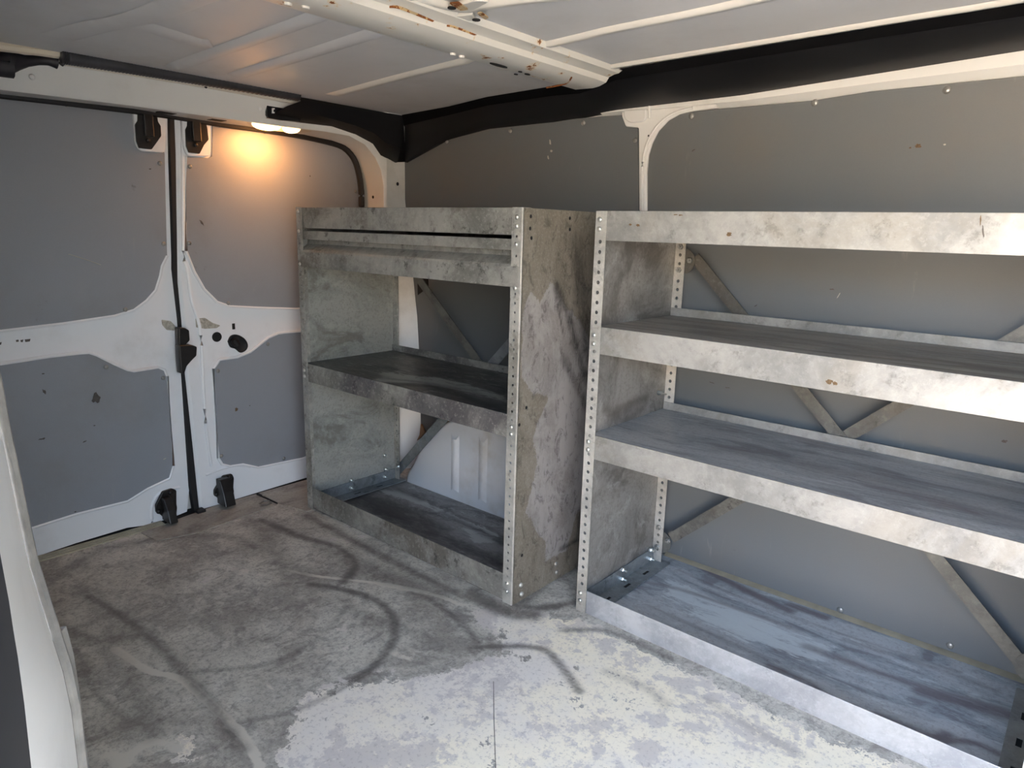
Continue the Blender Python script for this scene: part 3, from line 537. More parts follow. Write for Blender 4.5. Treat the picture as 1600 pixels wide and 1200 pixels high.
# black latch cutouts near the top of both doors
def top_latch(parent, frame, plate_):
    f = plate('latch_recess', 0, XD + .013, .012, rp(frame, [.012] * len(frame)), [], WHITED, parent, bevel=.003)
    plate('latch_plate', 0, XD + .021, .006, rp(plate_, .003), [], BLKMET, parent, bevel=.001)
    c_ = [sum(p[i] for p in plate_) / len(plate_) for i in (0, 1)]
    MB().box(XD + .024, XD + .034, c_[0] - .014, c_[0] + .012, c_[1] - .02, c_[1] + .06).build('latch_block', BLKMET, parent, bevel=.002)
    dome('latch_bolt', (XD + .024, c_[0] - .004, c_[1] - .03), 0, 1, .007, .005, BLKMET, parent)
top_latch(d1, [(0.8818,1.2764),(0.9752,1.2807),(0.9633,1.1549),(0.9246,1.1548),(0.8922,1.1535),(0.8798,1.1735)], [(0.8937,1.2759),(0.9437,1.2794),(0.9478,1.2411),(0.9543,1.2312),(0.9538,1.2025),(0.9394,1.1830),(0.9231,1.1616),(0.8874,1.1616),(0.8820,1.1804),(0.8824,1.2259),(0.8904,1.2373)])
top_latch(d2, [(1.0186,1.2830),(1.1117,1.2883),(1.1027,1.1586),(1.0578,1.1545),(1.0301,1.1538),(1.0199,1.1733)], [(1.0374,1.2815),(1.0885,1.2811),(1.0958,1.2409),(1.0975,1.2073),(1.0821,1.1905),(1.0660,1.1625),(1.0324,1.1631),(1.0259,1.1810),(1.0276,1.2291),(1.0343,1.2409)])
# seal strip between the doors and around the frame
ds = MB().strip([(XD + .004, a, b) for a, b in seal_l], [(XD + .016, a + .004, b) for a, b in seal_l], [(XD + .016, a - .004, b) for a, b in seal_r], [(XD + .004, a, b) for a, b in seal_r]).build('trim_3', RUBBER, None, smooth=True)
structure(ds, 'black rubber seal strip between the two rear doors', 'seal')
ss = [(0.8843,1.2646),(1.1262,1.2601),(1.2920,1.2597),(1.4092,1.2569),(1.5247,1.2484),(1.6008,1.2354),(1.6481,1.1995),(1.6699,1.1465),(1.6787,1.0845),(1.6788,1.0331)]
ss = [(.3, ss[0][1] - .012)] + ss + [(ss[-1][0], .8), (ss[-1][0], .02)]
MB().tube([(XD + .026, a - .003, b) for a, b in smooth_line(ss, 3)], .011, 8).build('frame_seal', RUBBER, ds, smooth=True)
# lower hinge brackets
def hinge(parent, out, blk, pin=None):
    parent_ = parent; parent = plate('hinge_plate', 0, XD + .012, .010, rp(out, .005), [], BLKMET, parent, bevel=.002)
    a0_, a1_ = min(p[0] for p in blk), max(p[0] for p in blk); z0_, z1_ = min(p[1] for p in blk), max(p[1] for p in blk)
    MB().prism([(XD + .014, max(z0_, .003)), (XD + .075, max(z0_, .003)), (XD + .060, z0_ + (z1_ - z0_) * .55), (XD + .040, z1_), (XD + .014, z1_)], 1, a0_, a1_).build('hinge_block', BLKMET, parent, bevel=.003)
    for k, q in enumerate((out[1], out[-2])): dome('hinge_bolt', (XD + .017, q[0] * .75 + (a0_ + a1_) * .125, q[1] * .8 + (z0_ + z1_) * .1), 0, 1, .008, .006, BLKMET, parent)
hinge(d1, [(0.8707,0.1034),(0.9012,0.1058),(0.9148,0.0954),(0.9111,0.0474),(0.9123,0.0358),(0.9051,-0.0025),(0.8729,0.0055),(0.8585,0.0278),(0.8454,0.0384),(0.8454,0.0626)], [(0.8626,0.0851),(0.8889,0.0088)])
MB().box(XD + .01, XD + .04, .968, .996, .001, .012).build('seal_end', RUBBER, d1, bevel=.002)  # dark rubber end piece of the seal
hinge(d2, [(1.0743,0.1044),(1.1065,0.1030),(1.1125,0.0873),(1.1080,0.0531),(1.1093,0.0362),(1.1004,0.0078),(1.0629,0.0023),(1.0510,0.0293),(1.0383,0.0422),(1.0395,0.0605)], [(1.0479,0.1005),(1.0854,0.0109)])
# centre latch on door 1
LT = [[(0.9502,0.6322),(0.9699,0.6304),(0.9833,0.6211),(0.9829,0.5884),(0.9656,0.5738),(0.9474,0.5717)], [(0.9410,0.5790),(0.9809,0.5767),(0.9966,0.5689),(0.9925,0.5404),(0.9772,0.5278),(0.9598,0.5115),(0.9500,0.4881),(0.9401,0.4895),(0.9399,0.5386)]]
plate('latch_body', 0, XD + .030, .030, rp(LT[0], .004), [], BLKMET, d1, bevel=.003)
plate('latch_lever', 0, XD + .045, .034, rp(LT[1], .004), [], BLKMET, d1, bevel=.003)
MB().box(XD + .006, XD + .0065, 1.145, 1.155, .605, .625).build('edge_slot', DARK, d2)
# round hole, pull cup
q = [(1.0897,0.5850)][0]; plate('door_hole', 0, XD + .0055, .003, circle(q[0], q[1], .0165, 20), [], DARK, d2)
cup = smooth_line([(1.1246,0.5667),(1.1347,0.5831),(1.1508,0.5880),(1.1711,0.5817),(1.1887,0.5667),(1.1968,0.5459),(1.1888,0.5289),(1.1674,0.5225),(1.1499,0.5378),(1.1323,0.5463),(1.1246,0.5667)], 4)[:-1]
cx_, cz_ = sum(p[0] for p in cup) / len(cup), sum(p[1] for p in cup) / len(cup)
mb = MB(); rings = []
for k, dx in ((1.0, .004), (.97, .010), (.86, .010), (.80, .008), (.55, .0075)): rings.append([(XD + dx, cx_ + (a - cx_) * k, cz_ + (b - cz_) * k) for a, b in cup])
mb.ring(*rings); n = len(mb.v); mb.f.append(tuple(range(n - len(cup), n))); mb.build('pull_cup', RUBBER, d2, smooth=True)
MB().tube([(XD + .012, cx_ - .016, cz_ + .016), (XD + .012, cx_ - .004, cz_ - .006)], .011, 10).build('cup_grip', BLKMET, d2, smooth=True)
# pressed border around the lower brackets
rim('door_bead', smooth_line([(0.8349,0.0056),(0.8362,0.0448),(0.8468,0.0768),(0.8643,0.0958),(0.8971,0.1020),(0.9300,0.0995)], 3), .006, d1, x=XD + .004)
rim('door_bead', smooth_line([(1.0195,0.1184),(1.0648,0.1252),(1.1274,0.1257),(1.1815,0.1074)], 3), .005, d2, x=XD + .004)
# chipped paint on the belts
CHIP = m_plain('chipped paint', (168, 166, 156), .7, 0, .3, 120)
plate('paint_chip', 0, XD + .0065, .0015, rp([(1.0227,0.6519),(1.0541,0.6515),(1.0785,0.6327),(1.1040,0.6220),(1.0903,0.6147),(1.0516,0.6160),(1.0226,0.6228)], .003), [], CHIP, d2)
plate('paint_chip', 0, XD + .0065, .0015, rp([(0.9167,0.6562),(0.9435,0.6500),(0.9580,0.6326),(0.9530,0.6188),(0.9296,0.6230),(0.9173,0.6401)], .003), [], CHIP, d1)
SMUDGE = m_plain('dark smudge', (96, 90, 84), .8)
for L in ([(0.5312,0.6315),(0.5372,0.6326),(0.5381,0.6272),(0.5321,0.6261)], [(0.5414,0.6304),(0.5489,0.6314),(0.5467,0.6246),(0.5423,0.6250)], [(0.5518,0.6311),(0.5653,0.6315),(0.5630,0.6246),(0.5525,0.6240)], [(0.4935,0.6284),(0.4993,0.6296),(0.4972,0.6229),(0.4928,0.6216)]): plate('smudge_mark', 0, XD + .0062, .0008, L, [], SMUDGE, d1)
MB().tube([(XD + .0120, a, b) for a, b in [(0.6782,0.8598),(0.7138,0.8470),(0.7584,0.8282)]], .0012, 5).build('scratch', m_plain('pale scratch', (170, 168, 160), .7), d1)
# dark gap under the doors
MB().box(-2.26, -2.198, YR, W, -.03, .0012).build('door_gap', DARK, wr)

# ------------------------------------------------------------------ near side wall and bulkhead (mostly out of view)
edge = [(-0.5685,0.8163),(-0.5596,0.7825),(-0.5516,0.7529),(-0.5434,0.7237),(-0.5261,0.7000),(-0.5088,0.6779),(-0.4945,0.6601),(-0.4868,0.6345),(-0.4877,0.5883)]
edge = [(-.62, 1.30), (-.60, 1.0)] + edge + [(-.475, .30), (-.47, .02)]
wr_poly = [(-2.22, .0), (-2.22, 1.34)] + edge
wrt = plate('wall_right', 1, YR - .006, .010, wr_poly, [], LINING, None); structure(wrt, 'near van side behind the sliding door opening', 'wall')
oe = [(-0.3959,0.8515),(-0.3944,0.8325),(-0.3922,0.8100),(-0.3883,0.7999),(-0.3843,0.7757),(-0.3840,0.7598),(-0.3828,0.7454),(-0.3836,0.7183),(-0.3885,0.6774)]
oe = [(-.50, 1.30), (-.46, 1.0)] + oe + [(-.375, .30), (-.37, .02)]
e3 = lambda L, y, dx=0: [(a + dx, y, b) for a, b in L]
md = [((a + c) / 2 + .004, (b + d) / 2) for (a, b), (c, d) in zip(edge, oe)]
pill = MB().strip(e3(edge, YR), e3(md, .100), e3(oe, .075)).build('door_pillar', WHITE, wrt, smooth=True)
GREYFAB = m_plain('grey edge trim', (120, 118, 112), .9, 0, .2, 60)
MB().tube([(a - .004, YR + .003, b) for a, b in edge], .004, 8).build('pillar_edge_trim', GREYFAB, wrt, smooth=True)
k0 = 7
e4 = [(a - .0, YR, b) for a, b in edge[k0:]]; e5 = [(a - .012 - .010 * min(1, i / 2), YR + .012, b) for i, (a, b) in enumerate(edge[k0:])]
MB().strip(e4, e5, [(p[0] - .008, YR, p[2]) for p in e5]).build('pillar_edge_cover', GREYFAB, wrt, smooth=True)
oo = [(a + .12, b - .04) for a, b in oe]
MB().strip(e3(oe, .075), e3([(a + .012, b) for a, b in oe], .055), e3([(a + .04, b) for a, b in oe], .052), e3([(a + .045, b) for a, b in oe], .0)).build('pillar_seal', RUBBER, wrt, smooth=True)
dome('pillar_hole', (-.44, .092, .755), 1, -1, .006, .001, DARK, wrt)
MB().box(1.05, XB + .05, YR - .04, YR, 0, 1.36).box(-2.22, XB + .05, YR - .05, YR - .001, 1.325, 1.40).build('door_header', WHITE, wrt)
wf = MB().box(XB, XB + .03, YR - .04, W, 0, 1.40).build('wall_front', LINING); structure(wf, 'grey bulkhead behind the cab', 'wall')
MB().box(-2.30, XB + .05, -.02, W + .1, 1.40, 1.42).build('roof_skin', ROOF, ceil)

# ------------------------------------------------------------------ black roof edge trims
tt = [(-2.006,1.709),(-1.756,1.694),(-1.544,1.652),(-1.295,1.649)]
tt = [(a, b, zc(a) - .001) for a, b in tt]
def lift(L, y): return [(a, y, b) for a, b in L]
top2 = [(a, b, zc(a) - .004) for a, b in [(-1.201,1.657),(-1.118,1.613),(-1.036,1.577),(-0.707,1.584),(-0.446,1.586),(-0.199,1.589)]]
top = tt + top2 + [(.5, 1.58, zc(.5) - .004), (XB, 1.56, zc(XB) - .004)]
crp = [(-2.0630,1.2571),(-1.8331,1.2868),(-1.6516,1.3050),(-1.3847,1.3038),(-1.2793,1.3027),(-1.2205,1.3084),(-1.1553,1.3149),(-0.7826,1.3197),(-0.4885,1.3327),(-0.2103,1.3444)]
bot = [(-2.0884,1.1960),(-1.8612,1.2658),(-1.6709,1.2881),(-1.3956,1.2899),(-1.2895,1.2947),(-1.2300,1.2989),(-1.1640,1.3031),(-0.7877,1.3075),(-0.4909,1.3222),(-0.2103,1.3356)]
crp3 = lift(crp, 1.77); bot3 = lift(bot, 1.792)
L1 = lift([(-2.0088,1.3115),(-1.7798,1.3279),(-1.6045,1.3429),(-1.3468,1.3471)], 1.72) + lift([(-1.2282,1.3396)], 1.700) + lift([(-1.1586,1.3445),(-1.0977,1.3576)], 1.680) + lift([(-0.7428,1.3623)], 1.670) + lift([(-0.4655,1.3662)], 1.665) + lift([(-0.2022,1.3635)], 1.645)
def tail(L): a = L[-1]; return L + [(.5, a[1] - .012, a[2] + .006), (XB, a[1] - .02, a[2] + .008)]
rows = [top, tail(L1), tail(crp3), tail(bot3)]
back = [(p[0], W + .004, p[2] - .002) for p in tail(bot3)]
TR = MB().strip(top, tail(L1)).build('trim_1', m_plain('matt black trim plastic', (14, 14, 16), 0.85, 0, 0.2, 8, 0.08), None, smooth=True)
structure(TR, 'long black plastic trim along the roof edge above the shelves', 'trim')
MB().strip(tail(L1), [(p[0], p[1] + .004, p[2] - .004) for p in tail(L1)], tail(crp3), tail(bot3), back).build('trim_face', BLACK, TR, smooth=True, angle=35)
# rear trim over the header, meeting the corner
rt1 = [(1.3195,1.3518),(1.3876,1.3563),(1.4868,1.3570),(1.5926,1.3537),(1.7296,1.3511)]
rb1 = [(1.2286,1.2796),(1.2797,1.2795),(1.4724,1.2846),(1.5725,1.2713),(1.6502,1.2475),(1.6844,1.2113),(1.7561,1.1918)]
rtop = [(-2.015, a, min(b, 1.345)) for a, b in [(1.2984,1.3491),(1.3774,1.3533),(1.4506,1.3544),(1.5274,1.3535),(1.6083,1.3525),(1.6645,1.3497),(1.7168,1.3482)]]
rmid = [(-2.045, a, b) for a, b in [(1.2751,1.3165),(1.3481,1.3075),(1.4449,1.3005),(1.5350,1.2915),(1.6137,1.2756),(1.6701,1.2474),(1.7351,1.2364)]]
rbot = [(-2.088, a, b) for a, b in rb1]
r0 = [(-2.03, a, b) for a, b in [(1.3165,1.3362),(1.3868,1.3348),(1.4657,1.3341),(1.5434,1.3305),(1.6196,1.3260),(1.6820,1.3083),(1.7290,1.2966)]]
R2 = MB().strip(rtop, r0, rmid, rbot, [(-2.11, a, b - .002) for a, b in [(p[1], p[2]) for p in rbot]]).build('trim_2', BLACK, None, smooth=True, angle=35)
structure(R2, 'black plastic corner trim over the rear door header', 'trim')
cc = [rtop[-1], r0[-1], rmid[-1], rbot[-1]]; ct = [top[0], tail(L1)[0], crp3[0], bot3[0]]
MB().strip(cc, [tuple((a + b) / 2 for a, b in zip(p, q)) for p, q in zip(cc, ct)], ct).build('corner_cover', BLACK, R2, smooth=True)
plate('trim_tab', 0, -2.078, .010, rp([(1.2245,1.3305),(1.3439,1.3345),(1.3415,1.2816),(1.2723,1.2767),(1.2281,1.2777),(1.2220,1.2853)], .003), [], BLACK, R2, bevel=.001)
plate('tab_clip', 0, -2.071, .004, [(1.2389,1.3080),(1.2477,1.3092),(1.2475,1.3054),(1.2431,1.3048),(1.2427,1.2972),(1.2471,1.2978),(1.2469,1.2940),(1.2381,1.2928)], [], WHITE, R2)

# ------------------------------------------------------------------ conduit, harness, lamp
cd = [(0.6442,1.3388),(0.8119,1.3428),(1.0155,1.3457),(1.2920,1.3490)]
P = []; R = []; cdl = smooth_line([(-2.005, a, b) for a, b in cd], 46)
for i, p in enumerate(cdl): P.append(p); R.append(.0195 if i % 2 else .0172)
o = MB().tube(P, R, 12).build('corrugated_conduit', m_plain('black ribbed conduit', (58, 58, 62), .32, 0, .2, 30), None, smooth=True, angle=80)
thing(o, 'black corrugated conduit lying along the header above the rear doors', 'conduit')
hz = [(0.5244,1.3015),(0.5375,1.3080),(0.5557,1.3141),(0.5833,1.3206),(0.6061,1.3263),(0.6278,1.3303),(0.6467,1.3294)]
pp = [(-2.045, .2, hz[0][1] + .002)] + [(-2.045, a, b) for a, b in hz]
rr = [.026, .026, .028, .022, .013, .011, .012, .016]
o = MB().tube(smooth_line(pp, 4), [r for a, b in zip(rr[:-1], rr[1:]) for r in [a + (b - a) * k / 4 for k in range(4)]] + [rr[-1]], 12).build('cable_harness', m_plain('black taped cable', (30, 29, 36), .55, 0, .2, 40), None, smooth=True)
thing(o, 'black taped cable bundle running into the end of the ribbed conduit', 'cable')
MB().tube(smooth_line([(-2.03, a, b) for a, b in [(0.6433,1.3490),(0.6552,1.3455),(0.6551,1.3310),(0.6502,1.3228)]], 3), .006, 8).build('cable_tie', RUBBER, o, smooth=True)
lamp = empty('ceiling_lamp', (-2.135, 1.295, 1.262)); thing(lamp, 'small lit orange courtesy lamp set in the header above the rear doors', 'lamp')
LE = bpy.data.materials.new('lit lamp lens'); LE.use_nodes = True; b_ = LE.node_tree.nodes['Principled BSDF']
b_.inputs['Base Color'].default_value = (1, .8, .55, 1); b_.inputs['Emission Color'].default_value = (1.0, .62, .28, 1); b_.inputs['Emission Strength'].default_value = 3.2
def oval(cy, cz, ry, rx, d0, d1, mat, name):
    mb = MB(); c = circle(0, 0, 1, 20); mb.ring([(-2.118 + p[1] * rx, cy + p[0] * ry, d0 + p[1] * .012) for p in c], [(-2.118 + p[1] * rx * .9, cy + p[0] * ry * .93, d1 + p[1] * .012) for p in c]); n = len(mb.v); mb.f.append(tuple(range(n - 20, n)))
    return mb.build(name, mat, lamp, smooth=True, angle=60)
oval(1.295, 0, .125, .024, 1.272, 1.2635, m_plain('lamp bezel', (214, 206, 190), .4), 'lamp_housing')
oval(1.247, 0, .053, .018, 1.266, 1.2600, LE, 'lamp_lens'); oval(1.335, 0, .034, .016, 1.266, 1.2605, LE, 'lamp_lens')
pl = bpy.data.lights.new('courtesy_lamp_light', 'AREA'); plo = bpy.data.objects.new('courtesy_lamp_light', pl); C.objects.link(plo)
pl.energy = 0.95; pl.color = (1.0, .40, .11); pl.size = .03; pl.spread = 3.14; plo.rotation_euler = (0, .85, 0); plo.location = (-2.112, 1.262, 1.250); plo.parent = lamp; plo.matrix_parent_inverse = Matrix.Translation(-lamp.location)

# ------------------------------------------------------------------ shelving units
def upright(parent, x0, x1, y, ztop, mat, side, depth=.032, skip=(), z0=0.0, pitch=.0227, hr=.0042, back=False):
    """folded L-section post with a row of punched holes in its front flange"""
    cx_ = (x0 + x1) / 2; holes = []; z = ztop - .022
    while z > .03:
        if not any(abs(z - s_) < .009 for s_ in skip): holes.append(circle(cx_, z, hr, 10))
        z -= pitch
    o = plate('upright', 1, y + .001, .002, [(x0, z0), (x1, z0), (x1, ztop), (x0, ztop)], holes, mat, parent)
    xs = x0 if side < 0 else x1; t = .002 * (1 if side < 0 else -1)
    plate('upright_flange', 0, xs + t / 2, .002, [(y + .001, z0), (y + depth, z0), (y + depth, ztop), (y + .001, ztop)], [], mat, parent)
    return o
def shelf(parent, x0, x1, y0, y1, zt, lip, mat_top, mat_lip, backlip=.020, strokes=(), pale=(), lipback=True):
    top = grid_sheet('shelf', 2, zt - .001, -.0015, x0, x1, y0 + .002, y1, .012, mat_top, parent, pale=pale, dark=strokes, inner=.02)
    f = MB().prism([(y0, zt), (y0 + .003, zt + .0005), (y0 + .003, zt - lip + .001), (y0 + .018, zt - lip + .001), (y0 + .018, zt - lip), (y0, zt - lip)], 0, x0, x1).build('shelf_lip', mat_lip, top, bevel=.0008)
    if backlip: MB().prism([(y1 - .004, zt - .001), (y1 - .004, zt + backlip), (y1, zt + backlip), (y1, zt - .03), (y1 - .002, zt - .03), (y1 - .002, zt - .001)], 0, x0, x1).build('back_lip', mat_lip, top, bevel=.0006)
    return f
def flat_bar(name, parent, a, b, y, w, t, mat, ridge=True):
    a = Vector(a); b = Vector(b); d = (b - a).normalized(); n = Vector((-d.y, d.x)) * w / 2
    q = [a + n, b + n, b - n, a - n]; o = plate(name, 1, y, t, [tuple(p) for p in q], [], mat, parent)
    return o
def bolts(parent, L, y, r=.0062, hexa=False, axis=1, sgn=-1, mat=None):
    for a, b in L:
        p = (a, y, b) if axis == 1 else (y, a, b); dome('bolt', p, axis, sgn, r, r * .75, mat or BOLT, parent, hexa)

# ---- large unit
U2 = empty('shelving_unit', (C0, D, 0)); thing(U2, 'long bright galvanised four-tier shelving unit with crossed back braces', 'shelving', 'van shelving units')
fl = (C0 - .011, C0 + .017)
u2b = [(-0.9033,0.9869),(-0.9028,0.9656),(-0.9031,0.7211),(-0.9023,0.7006),(-0.9005,0.4585),(-0.9002,0.4382),(-0.8961,0.0519),(-0.8968,0.0308)]
uA = upright(U2, C0 - .008, C0 + .0215, D, H2, UPR, -1, skip=[q[1] for q in u2b], z0=.0, pitch=.0232, hr=.0046)
bolts(uA, [(C0 + .0035, q[1]) for q in u2b], D)
b2b = [(-0.8964,0.9261),(-0.8949,0.8648),(-0.8961,0.1166),(-0.8975,0.0550)]
uB = upright(U2, C0 + .002, C0 + .032, E, H2 - .01, UPR, -1, skip=[q[1] for q in b2b], pitch=.0232, hr=.0046, depth=.028)
bolts(uB, [(C0 + .017, q[1]) for q in b2b], E, .008, True, mat=RIVET)
upright(U2, C1 - .0215, C1 + .008, D, H2, UPR, 1, pitch=.0232, hr=.0046)
upright(U2, C1 - .032, C1 - .002, E, H2 - .01, UPR, 1, pitch=.0232, hr=.0046, depth=.028)
SIDE2 = m_stain('scuffed inner side sheet', (128, 127, 124), (148, 147, 144), (168, 168, 165), (88, 83, 78), (1, 1, 1), 0.4, 0.5)
sd = lambda L: L
grid_sheet('side_panel', 0, C0 + .0015, -.0015, D + .004, E + .028, .0, H2 - .004, .014, SIDE2, U2,
   dark=[([(1.4716,0.5098),(1.5481,0.5182),(1.6303,0.5218)], .02, .7), ([(1.4257,0.5266),(1.5206,0.4834),(1.6173,0.4918)], .02, .6), ([(1.4894,0.0476),(1.5893,0.3156)], .003, .0), ([(1.5169,0.7764),(1.6973,0.7818)], .03, .4)])
grid_sheet('side_panel', 0, C1 - .0015, .0015, D + .004, E + .028, .0, H2 - .004, .03, SIDE2, U2)
xs0, xs1 = C0 + .003, C1 - .003
lx0, lx1 = C0 + .003, C1 - .003
shelf(U2, lx0, lx1, D + .003, E + .026, H2, .0655, SHELF2B, GALV, 0)
shelf(U2, lx0, lx1, D + .003, E + .0, .7417, .0645, SHELF2B, GALV, .0205, strokes=[([(-0.8219,1.5748),(-0.5021,1.5605),(-0.0906,1.4561)], .03, .5)])
shelf(U2, lx0, lx1, D + .003, E + .0, .4761, .0600, SHELF2, GALV, .020, strokes=[([(-0.6265,1.4990),(-0.3903,1.5184),(-0.2058,1.4964),(-0.0503,1.4604)], .05, .45), ([(-0.5138,1.6853),(-0.3050,1.6934),(-0.0671,1.6570)], .03, .4)])
# bottom tray front, and the smeared floor sheet of the bay
MB().prism([(D + .003, .0), (D + .003, .062), (D + .006, .062), (D + .006, .002), (D + .020, .002), (D + .020, .0)], 0, lx0, lx1).build('bottom_lip', m_galv('pale bottom lip steel', (172, 177, 183), (194, 198, 201), (150, 150, 152), .3, .45, .44), U2, bevel=.0008)
K = [([(-0.8089,1.8063),(-0.6616,1.7634),(-0.5004,1.7328)], .018, .95), ([(-0.5119,1.7655),(-0.4219,1.7649)], .018, .9), ([(-0.8971,1.5891),(-0.7716,1.6345),(-0.6123,1.6487),(-0.4505,1.6579)], .014, .6), ([(-0.7935,1.4991),(-0.6272,1.4918),(-0.4642,1.4833)], .012, .5),
     ([(-0.4549,1.4591),(-0.3698,1.4601),(-0.3107,1.4420),(-0.2610,1.4466)], .012, .8), ([(-0.2231,1.4420),(-0.1650,1.4449),(-0.1209,1.4491),(-0.1037,1.4770)], .02, 1.0), ([(-0.1209,1.4491),(-0.0626,1.4911),(-0.0155,1.4884)], .012, .9),
     ([(-0.4153,1.5981),(-0.2243,1.6106),(-0.1050,1.6326),(-0.0271,1.6495)], .02, .7), ([(-0.1717,1.5996),(-0.0691,1.6242),(-0.0146,1.6346)], .025, .9), ([(-0.8248,1.7363),(-0.6397,1.7125),(-0.3910,1.7138),(-0.1207,1.7383)], .01, .5), ([(-0.3546,1.6913),(-0.1805,1.7149),(-0.0456,1.7166)], .014, .5)]
grid_sheet('bay_floor', 2, .0035, -.002, C0 + .004, C1 - .004, D + .007, W - .02, .009, BAY2, U2, dark=K, pale=[[(-0.8337,1.6763),(-0.5266,1.6468),(-0.3697,1.6418),(-0.3569,1.5514),(-0.5516,1.5076),(-0.7810,1.5797)]], inner=.02)
# angle brackets
def foot(parent, x, sgn, y0, y1, mat):
    MB().box(min(x, x + sgn * .003), max(x, x + sgn * .003), y0, y1, .006, .048).build('foot_bracket', mat, parent, bevel=.0006)
    w0, w1 = sorted((x, x + sgn * .052)); hl = []
    for k in range(3):
        cy = y0 + .075 + k * .10; hl.append([(x + sgn * .024, cy - .016), (x + sgn * .034, cy - .016), (x + sgn * .034, cy + .016), (x + sgn * .024, cy + .016)])
    plate('bracket_base', 2, .0085, .003, rp([(w0, y0), (w1, y0), (w1, y1), (w0, y1)], .006), hl, mat, parent)
    for h in hl: plate('slot', 2, .0072, .0008, h, [], DARK, parent)
foot(U2, C0 + .003, 1, D + .012, E + .02, BRACKET); foot(U2, C1 - .003, -1, D + .012, E + .02, GALV)
for q in [(1.7056,0.0499),(1.7097,0.0197),(1.5533,0.0439),(1.5548,0.0160)]: dome('bolt', (C0 + .006, q[0], q[1]), 0, 1, .0075, .008, BOLT, U2, True)
q = [(1.6926,0.5267)][0]; dome('bolt', (C0 + .002, q[0], q[1]), 0, 1, .006, .012, BOLT, U2, True)
# braces
xm = (C0 + C1) / 2; TL = [(-0.8549,0.9000)][0]; CR = [(-0.4352,0.4866)][0]; 
BRp = (2 * CR[0] - TL[0], 2 * CR[1] - TL[1]); BL = [(-0.8583,0.0902)][0]; TRp = (2 * CR[0] - BL[0], 2 * CR[1] - BL[1])
flat_bar('brace', U2, TL, BRp, E + .006, .030, .003, BRACE); flat_bar('brace', U2, BL, TRp, E + .011, .030, .003, BRACE)
dome('bolt', (CR[0], E + .004, CR[1]), 1, -1, .010, .006, BLKMET, U2)
for (px, pz), s_ in (([(-0.8859,0.8884)][0], 1), ([(-0.8885,0.0719)][0], 1)):
    plate('gusset', 1, E + .004, .002, circle(px, pz, .034, 28), [], BRACE, U2)
for q in [(-0.8655,0.8911),(-0.8634,0.0841)]: dome('bolt', (q[0], E + .002, q[1]), 1, -1, .008, .006, RIVET, U2, True)
for p in (BRp, TRp): plate('gusset', 1, E + .004, .002, circle(p[0] + .02, p[1], .034, 28), [], BRACE, U2)

# ---- small unit
U1 = empty('shelving_unit', (A0, B1, 0)); thing(U1, 'shorter dull stained shelving unit with folded flap door near the rear doors', 'shelving', 'van shelving units')
rb = [(-1.0761,0.9880),(-1.0754,0.9677),(-1.0758,0.9253),(-1.0742,0.8241),(-1.0725,0.4819),(-1.0719,0.4639),(-1.0711,0.0566),(-1.0704,0.0348)]; lb = [(-1.9848,0.9975),(-1.9857,0.9364),(-1.9859,0.8342),(-1.9848,0.4871),(-1.9862,0.4674)]
uC = upright(U1, A1 - .031, A1, B1, H1, UPRD, 1, skip=[q[1] for q in rb], pitch=.0222, hr=.0034)
uD = upright(U1, A0, A0 + .030, B1, H1, UPRD, -1, skip=[q[1] for q in lb], pitch=.0222, hr=.0034)
bolts(uC, [(A1 - .0165, q[1]) for q in rb], B1, .0058); bolts(uD, [(A0 + .012, q[1]) for q in lb], B1, .0058)
MB().box(A1 - .003, A1 + .0015, B1 - .001, B1 + .006, 0, H1).build('corner_edge', UPR, U1, bevel=.001)
upright(U1, A0 + .004, A0 + .032, B1B, H1 - .01, UPRD, -1, pitch=.0222, hr=.0034, depth=.026)
upright(U1, A1 - .032, A1 - .004, B1B, H1 - .01, UPRD, 1, pitch=.0222, hr=.0034, depth=.026)
PS = [[(1.2649,0.7493),(1.2855,0.8167),(1.3336,0.7910),(1.3743,0.8361),(1.4405,0.7683),(1.5002,0.7305),(1.5667,0.6548),(1.5766,0.5454),(1.5841,0.3572),(1.5785,0.1637),(1.5330,0.1756),(1.5125,0.1195),(1.4913,0.0736),(1.3968,0.0767),(1.3935,0.1328),(1.3522,0.1763),(1.3231,0.2202),(1.3009,0.2467),(1.3262,0.3134),(1.3440,0.3752),(1.3197,0.4393),(1.3456,0.4883),(1.3796,0.5416),(1.3055,0.5670),(1.2690,0.6081)]]
DS = [([(1.3964,0.8193),(1.4570,0.7340),(1.5087,0.6262),(1.5783,0.5268)], .02, .8), ([(1.4363,0.6351),(1.4995,0.5571),(1.5674,0.4734)], .02, .7), ([(1.4699,0.9296),(1.5120,0.7636),(1.5544,0.6206)], .04, .7), ([(1.4601,0.0886),(1.5212,0.0869),(1.5857,0.0810)], .010, .8), ([(1.5457,0.1737),(1.5640,0.0682),(1.5592,0.0089)], .02, .8),
      ([(1.3922,0.8036),(1.4315,0.7028)], .006, .8), ([(1.3053,0.4205),(1.3131,0.3673),(1.3263,0.3116)], .01, .3)]
sp = grid_sheet('side_panel', 0, A1 + .0015, -.0015, B1 + .003, B1B + .028, .0, H1 - .001, .0085, SIDE, U1, pale=PS, dark=DS, inner=.012)
sp['label'] = 'stained and scratched outer side sheet'
grid_sheet('side_panel', 0, A0 + .001, -.0015, B1 + .003, B1B + .028, .0, H1 - .001, .014, m_stain('greenish inner side sheet', (152, 156, 151), (170, 172, 166), (182, 184, 176), (112, 107, 98), (1, 1, 1.5), .4, .5), U1,
   dark=[([(1.2738,0.5020),(1.3240,0.5175),(1.4277,0.5139)], .02, .3)])
